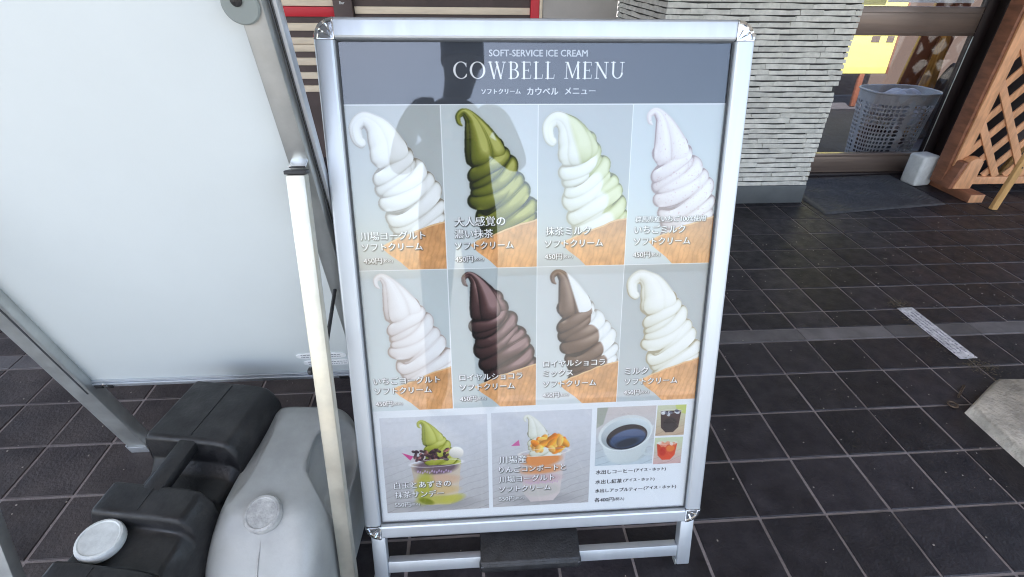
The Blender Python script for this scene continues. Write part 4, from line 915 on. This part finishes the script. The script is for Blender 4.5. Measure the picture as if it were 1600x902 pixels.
cp = lathe('cap', [(.0275, 0), (.0285, .003), (.0285, .012), (.027, .0152), (.0235, .0162), (.022, .0150), (.012, .0148), (.001, .0148)], GREYCAP, gc, 72, (.004, -.085, .266), (R_(20), R_(-2), 0), .012)
lathe('cap_neck', [(.025, -.025), (.025, .004)], GREYP, cp, 40, (0, 0, 0))
tube('seam', [(.003, -.112, .2455), (.003, -.128, .2325), (.003, -.144, .2175), (.003, -.1585, .1995), (.003, -.1675, .180), (.003, -.1702, .15), (.003, -.1703, .02)], .0007, GREYCAP, gc)
# black can: two blocks bridged by a bar handle, white cap on the lower shoulder
bc = empty('black_jerrycan', (-1.100, -.040, 0), (0, 0, R_(-10)), label='dust-covered black plastic jerrycan with a white screw cap under the whiteboard', cat='jerrycan')
def rblock(name, cx, cy, hx, hy, z0_, z1_, bev, e=.30, par=bc, slope=0.):
    rr = []
    for zz, g_ in [(z0_, 0), (z1_ - bev, 0), (z1_ - bev * .62, bev * .07), (z1_ - bev * .30, bev * .28), (z1_ - bev * .10, bev * .56), (z1_, bev)]: rr.append([p + Vector((0, 0, slope * (p.y - cy))) if zz > z0_ else p for p in sring(cx, cy, hx - g_, hy - g_, zz, e)])
    me = from_bm(loft(rr), True); me.set_sharp_from_angle(angle=R_(60)); return meshobj(name, me, DUSTY, par)
side = [(.176, .001), (.180, .010), (.180, .312), (.170, .329), (.036, .332), (.029, .326), (.029, .282), (.012, .262), (-.026, .260), (-.044, .278), (-.044, .310), (-.049, .314), (-.094, .312), (-.099, .306), (-.100, .288), (-.106, .284), (-.158, .280), (-.163, .284), (-.165, .297), (-.170, .300), (-.196, .298), (-.206, .286), (-.208, .010), (-.204, .001)]
bm = bmesh.new(); nx = 9; xs_ = [-.070, .086]
def xprof(i):                                                 # rounded flanks: the long edges fall away
    t = i / (nx - 1); return -.072 + .160 * t
secs = []
for i in range(nx + 4):
    if i < 2: x_, k_ = -.072 + (-.0, .004)[i], (.016, .005)[i]
    elif i >= nx + 2: x_, k_ = .088 - (.010, .0)[i - nx - 2], (.010, .030)[i - nx - 2]
    else: x_, k_ = -.064 + .136 * (i - 2) / (nx - 1), (.0 if i < nx - 1 else (.0, .001, .0035)[min(2, i - nx + 1)])
    secs.append([bm.verts.new((x_, y_ * (1 - k_ * .25) + (-.014) * k_ * .25, z_ - k_ * (1 if z_ > .1 else 0))) for y_, z_ in side])
for p_, q_ in zip(secs[:-1], secs[1:]):
    for i in range(len(side)): bm.faces.new((p_[i], p_[(i + 1) % len(side)], q_[(i + 1) % len(side)], q_[i]))
bm.faces.new(secs[0][::-1]); bm.faces.new(secs[-1]); bmesh.ops.recalc_face_normals(bm, faces=bm.faces)
bmesh.ops.bevel(bm, geom=[e for e in bm.edges if e.is_manifold and e.calc_face_angle(0) > .5], offset=.0032, segments=2, affect='EDGES', profile=.5)
me = from_bm(bm, True); me.set_sharp_from_angle(angle=R_(50)); meshobj('can_body', me, DUSTY, bc)
bar_between('handle', (.000, -.056, .3035), (.010, .050, .3205), .032, .021, DUSTY, bc, .005)
wc = lathe('cap', [(.030, 0), (.0312, .003), (.0312, .012), (.0295, .0152), (.0265, .0160), (.025, .0148), (.012, .0145), (.001, .0145)], WHITEP, bc, 80, (-.030, -.129, .2845), (R_(4), R_(3), 0), .010)
lathe('cap_neck', [(.027, -.02), (.027, .003)], DUSTY, wc, 40)
for nm_, pts_ in (('seam', [(.010, .040, .3322), (.010, .165, .3296)]), ('seam', [(-.004, -.170, .3002), (-.004, -.194, .2986)]), ('seam', [(.004, -.052, .3142), (.004, -.090, .3124)])): tube(nm_, pts_, .0007, DUSTY, bc)
# the photographer, seen only as a reflection in the clear cover
def person():
    e = empty('person', (-.68, -1.38, 0), label='person in dark clothes mirrored in the clear cover of the menu', cat='person')
    J = {'pel': (0, 0, .86, .145, .10), 'belly': (0, .0, 1.02, .15, .105), 'chest': (.0, .01, 1.20, .165, .11), 'nb': (.01, .02, 1.345, .07, .065), 'nk': (.02, .03, 1.40, .062, .062), 'jaw': (.035, .05, 1.455, .078, .085), 'head': (.04, .05, 1.53, .085, .10), 'top': (.04, .04, 1.60, .062, .07),
         'sl': (-.185, .01, 1.285, .062, .062), 'el': (-.245, .06, 1.04, .046, .046), 'wl': (-.09, .24, 1.10, .032, .028), 'hl': (-.04, .275, 1.125, .034, .018),
         'sr': (.185, .01, 1.285, .062, .062), 'er': (.27, .06, 1.05, .046, .046), 'wr': (.13, .24, 1.10, .032, .028), 'hr': (.09, .275, 1.125, .034, .018),
         'tl': (-.09, 0, .80, .095, .10), 'kl': (-.10, .02, .47, .062, .065), 'al': (-.11, -.01, .09, .045, .05), 'fl': (-.12, .13, .035, .042, .032),
         'tr': (.09, 0, .80, .095, .10), 'kr': (.10, .02, .47, .062, .065), 'ar': (.11, -.01, .09, .045, .05), 'fr': (.12, .13, .035, .042, .032)}
    ed = [('pel', 'belly'), ('belly', 'chest'), ('chest', 'nb'), ('nb', 'nk'), ('nk', 'jaw'), ('jaw', 'head'), ('head', 'top'), ('chest', 'sl'), ('sl', 'el'), ('el', 'wl'), ('wl', 'hl'), ('chest', 'sr'), ('sr', 'er'), ('er', 'wr'), ('wr', 'hr'), ('pel', 'tl'), ('tl', 'kl'), ('kl', 'al'), ('al', 'fl'), ('pel', 'tr'), ('tr', 'kr'), ('kr', 'ar'), ('ar', 'fr')]
    k = list(J); me = bpy.data.meshes.new('body'); me.from_pydata([J[n][:3] for n in k], [(k.index(a), k.index(b)) for a, b in ed], []); me.update()
    me.materials.append(M('dark_clothing', (.16, .16, .17), .8, 0, .2, 8))
    o = meshobj('body', me, None, e); sk = o.modifiers.new('skin', 'SKIN'); sk.use_smooth_shade = True
    if not me.skin_vertices: me.attributes.new('skin', 'FLOAT_VECTOR', 'POINT')
    for i, n in enumerate(k): me.skin_vertices[0].data[i].radius = J[n][3:5]
    me.skin_vertices[0].data[0].use_root = True
    ss = o.modifiers.new('sub', 'SUBSURF'); ss.levels = 2; ss.render_levels = 2
    hr_ = rblock('hair', .04, .035, .092, .108, 1.50, 1.635, .07, .75, e); hr_.data.materials.clear(); hr_.data.materials.append(M('dark_hair', (.012, .01, .009), .6, 0, .2, 30))
    FSK = M('skin_tone', (.42, .27, .20), .5)
    for s in (-1, 1):
        for q in range(5):
            bx_ = .025 + s * .065; a_ = Vector((bx_ + s * .0, .285, 1.105 + q * .014)); b_ = a_ + Vector((-s * .012, .030, .004)); c_ = b_ + Vector((-s * .024, .004, 0))
            if q == 4: b_ = a_ + Vector((-s * .02, .012, .02)); c_ = b_ + Vector((-s * .012, -.004, .018))
            tube('finger', [a_, b_, c_], .0075, FSK, e)
    ph = box('phone', -.078, .078, -.004, .004, -.037, .037, BLKP, None, .003, 2, label='dark phone held by the mirrored person', cat='phone'); ph.location = (-.655, -1.073, 1.135); ph.rotation_euler = (R_(-20), 0, 0)
person()
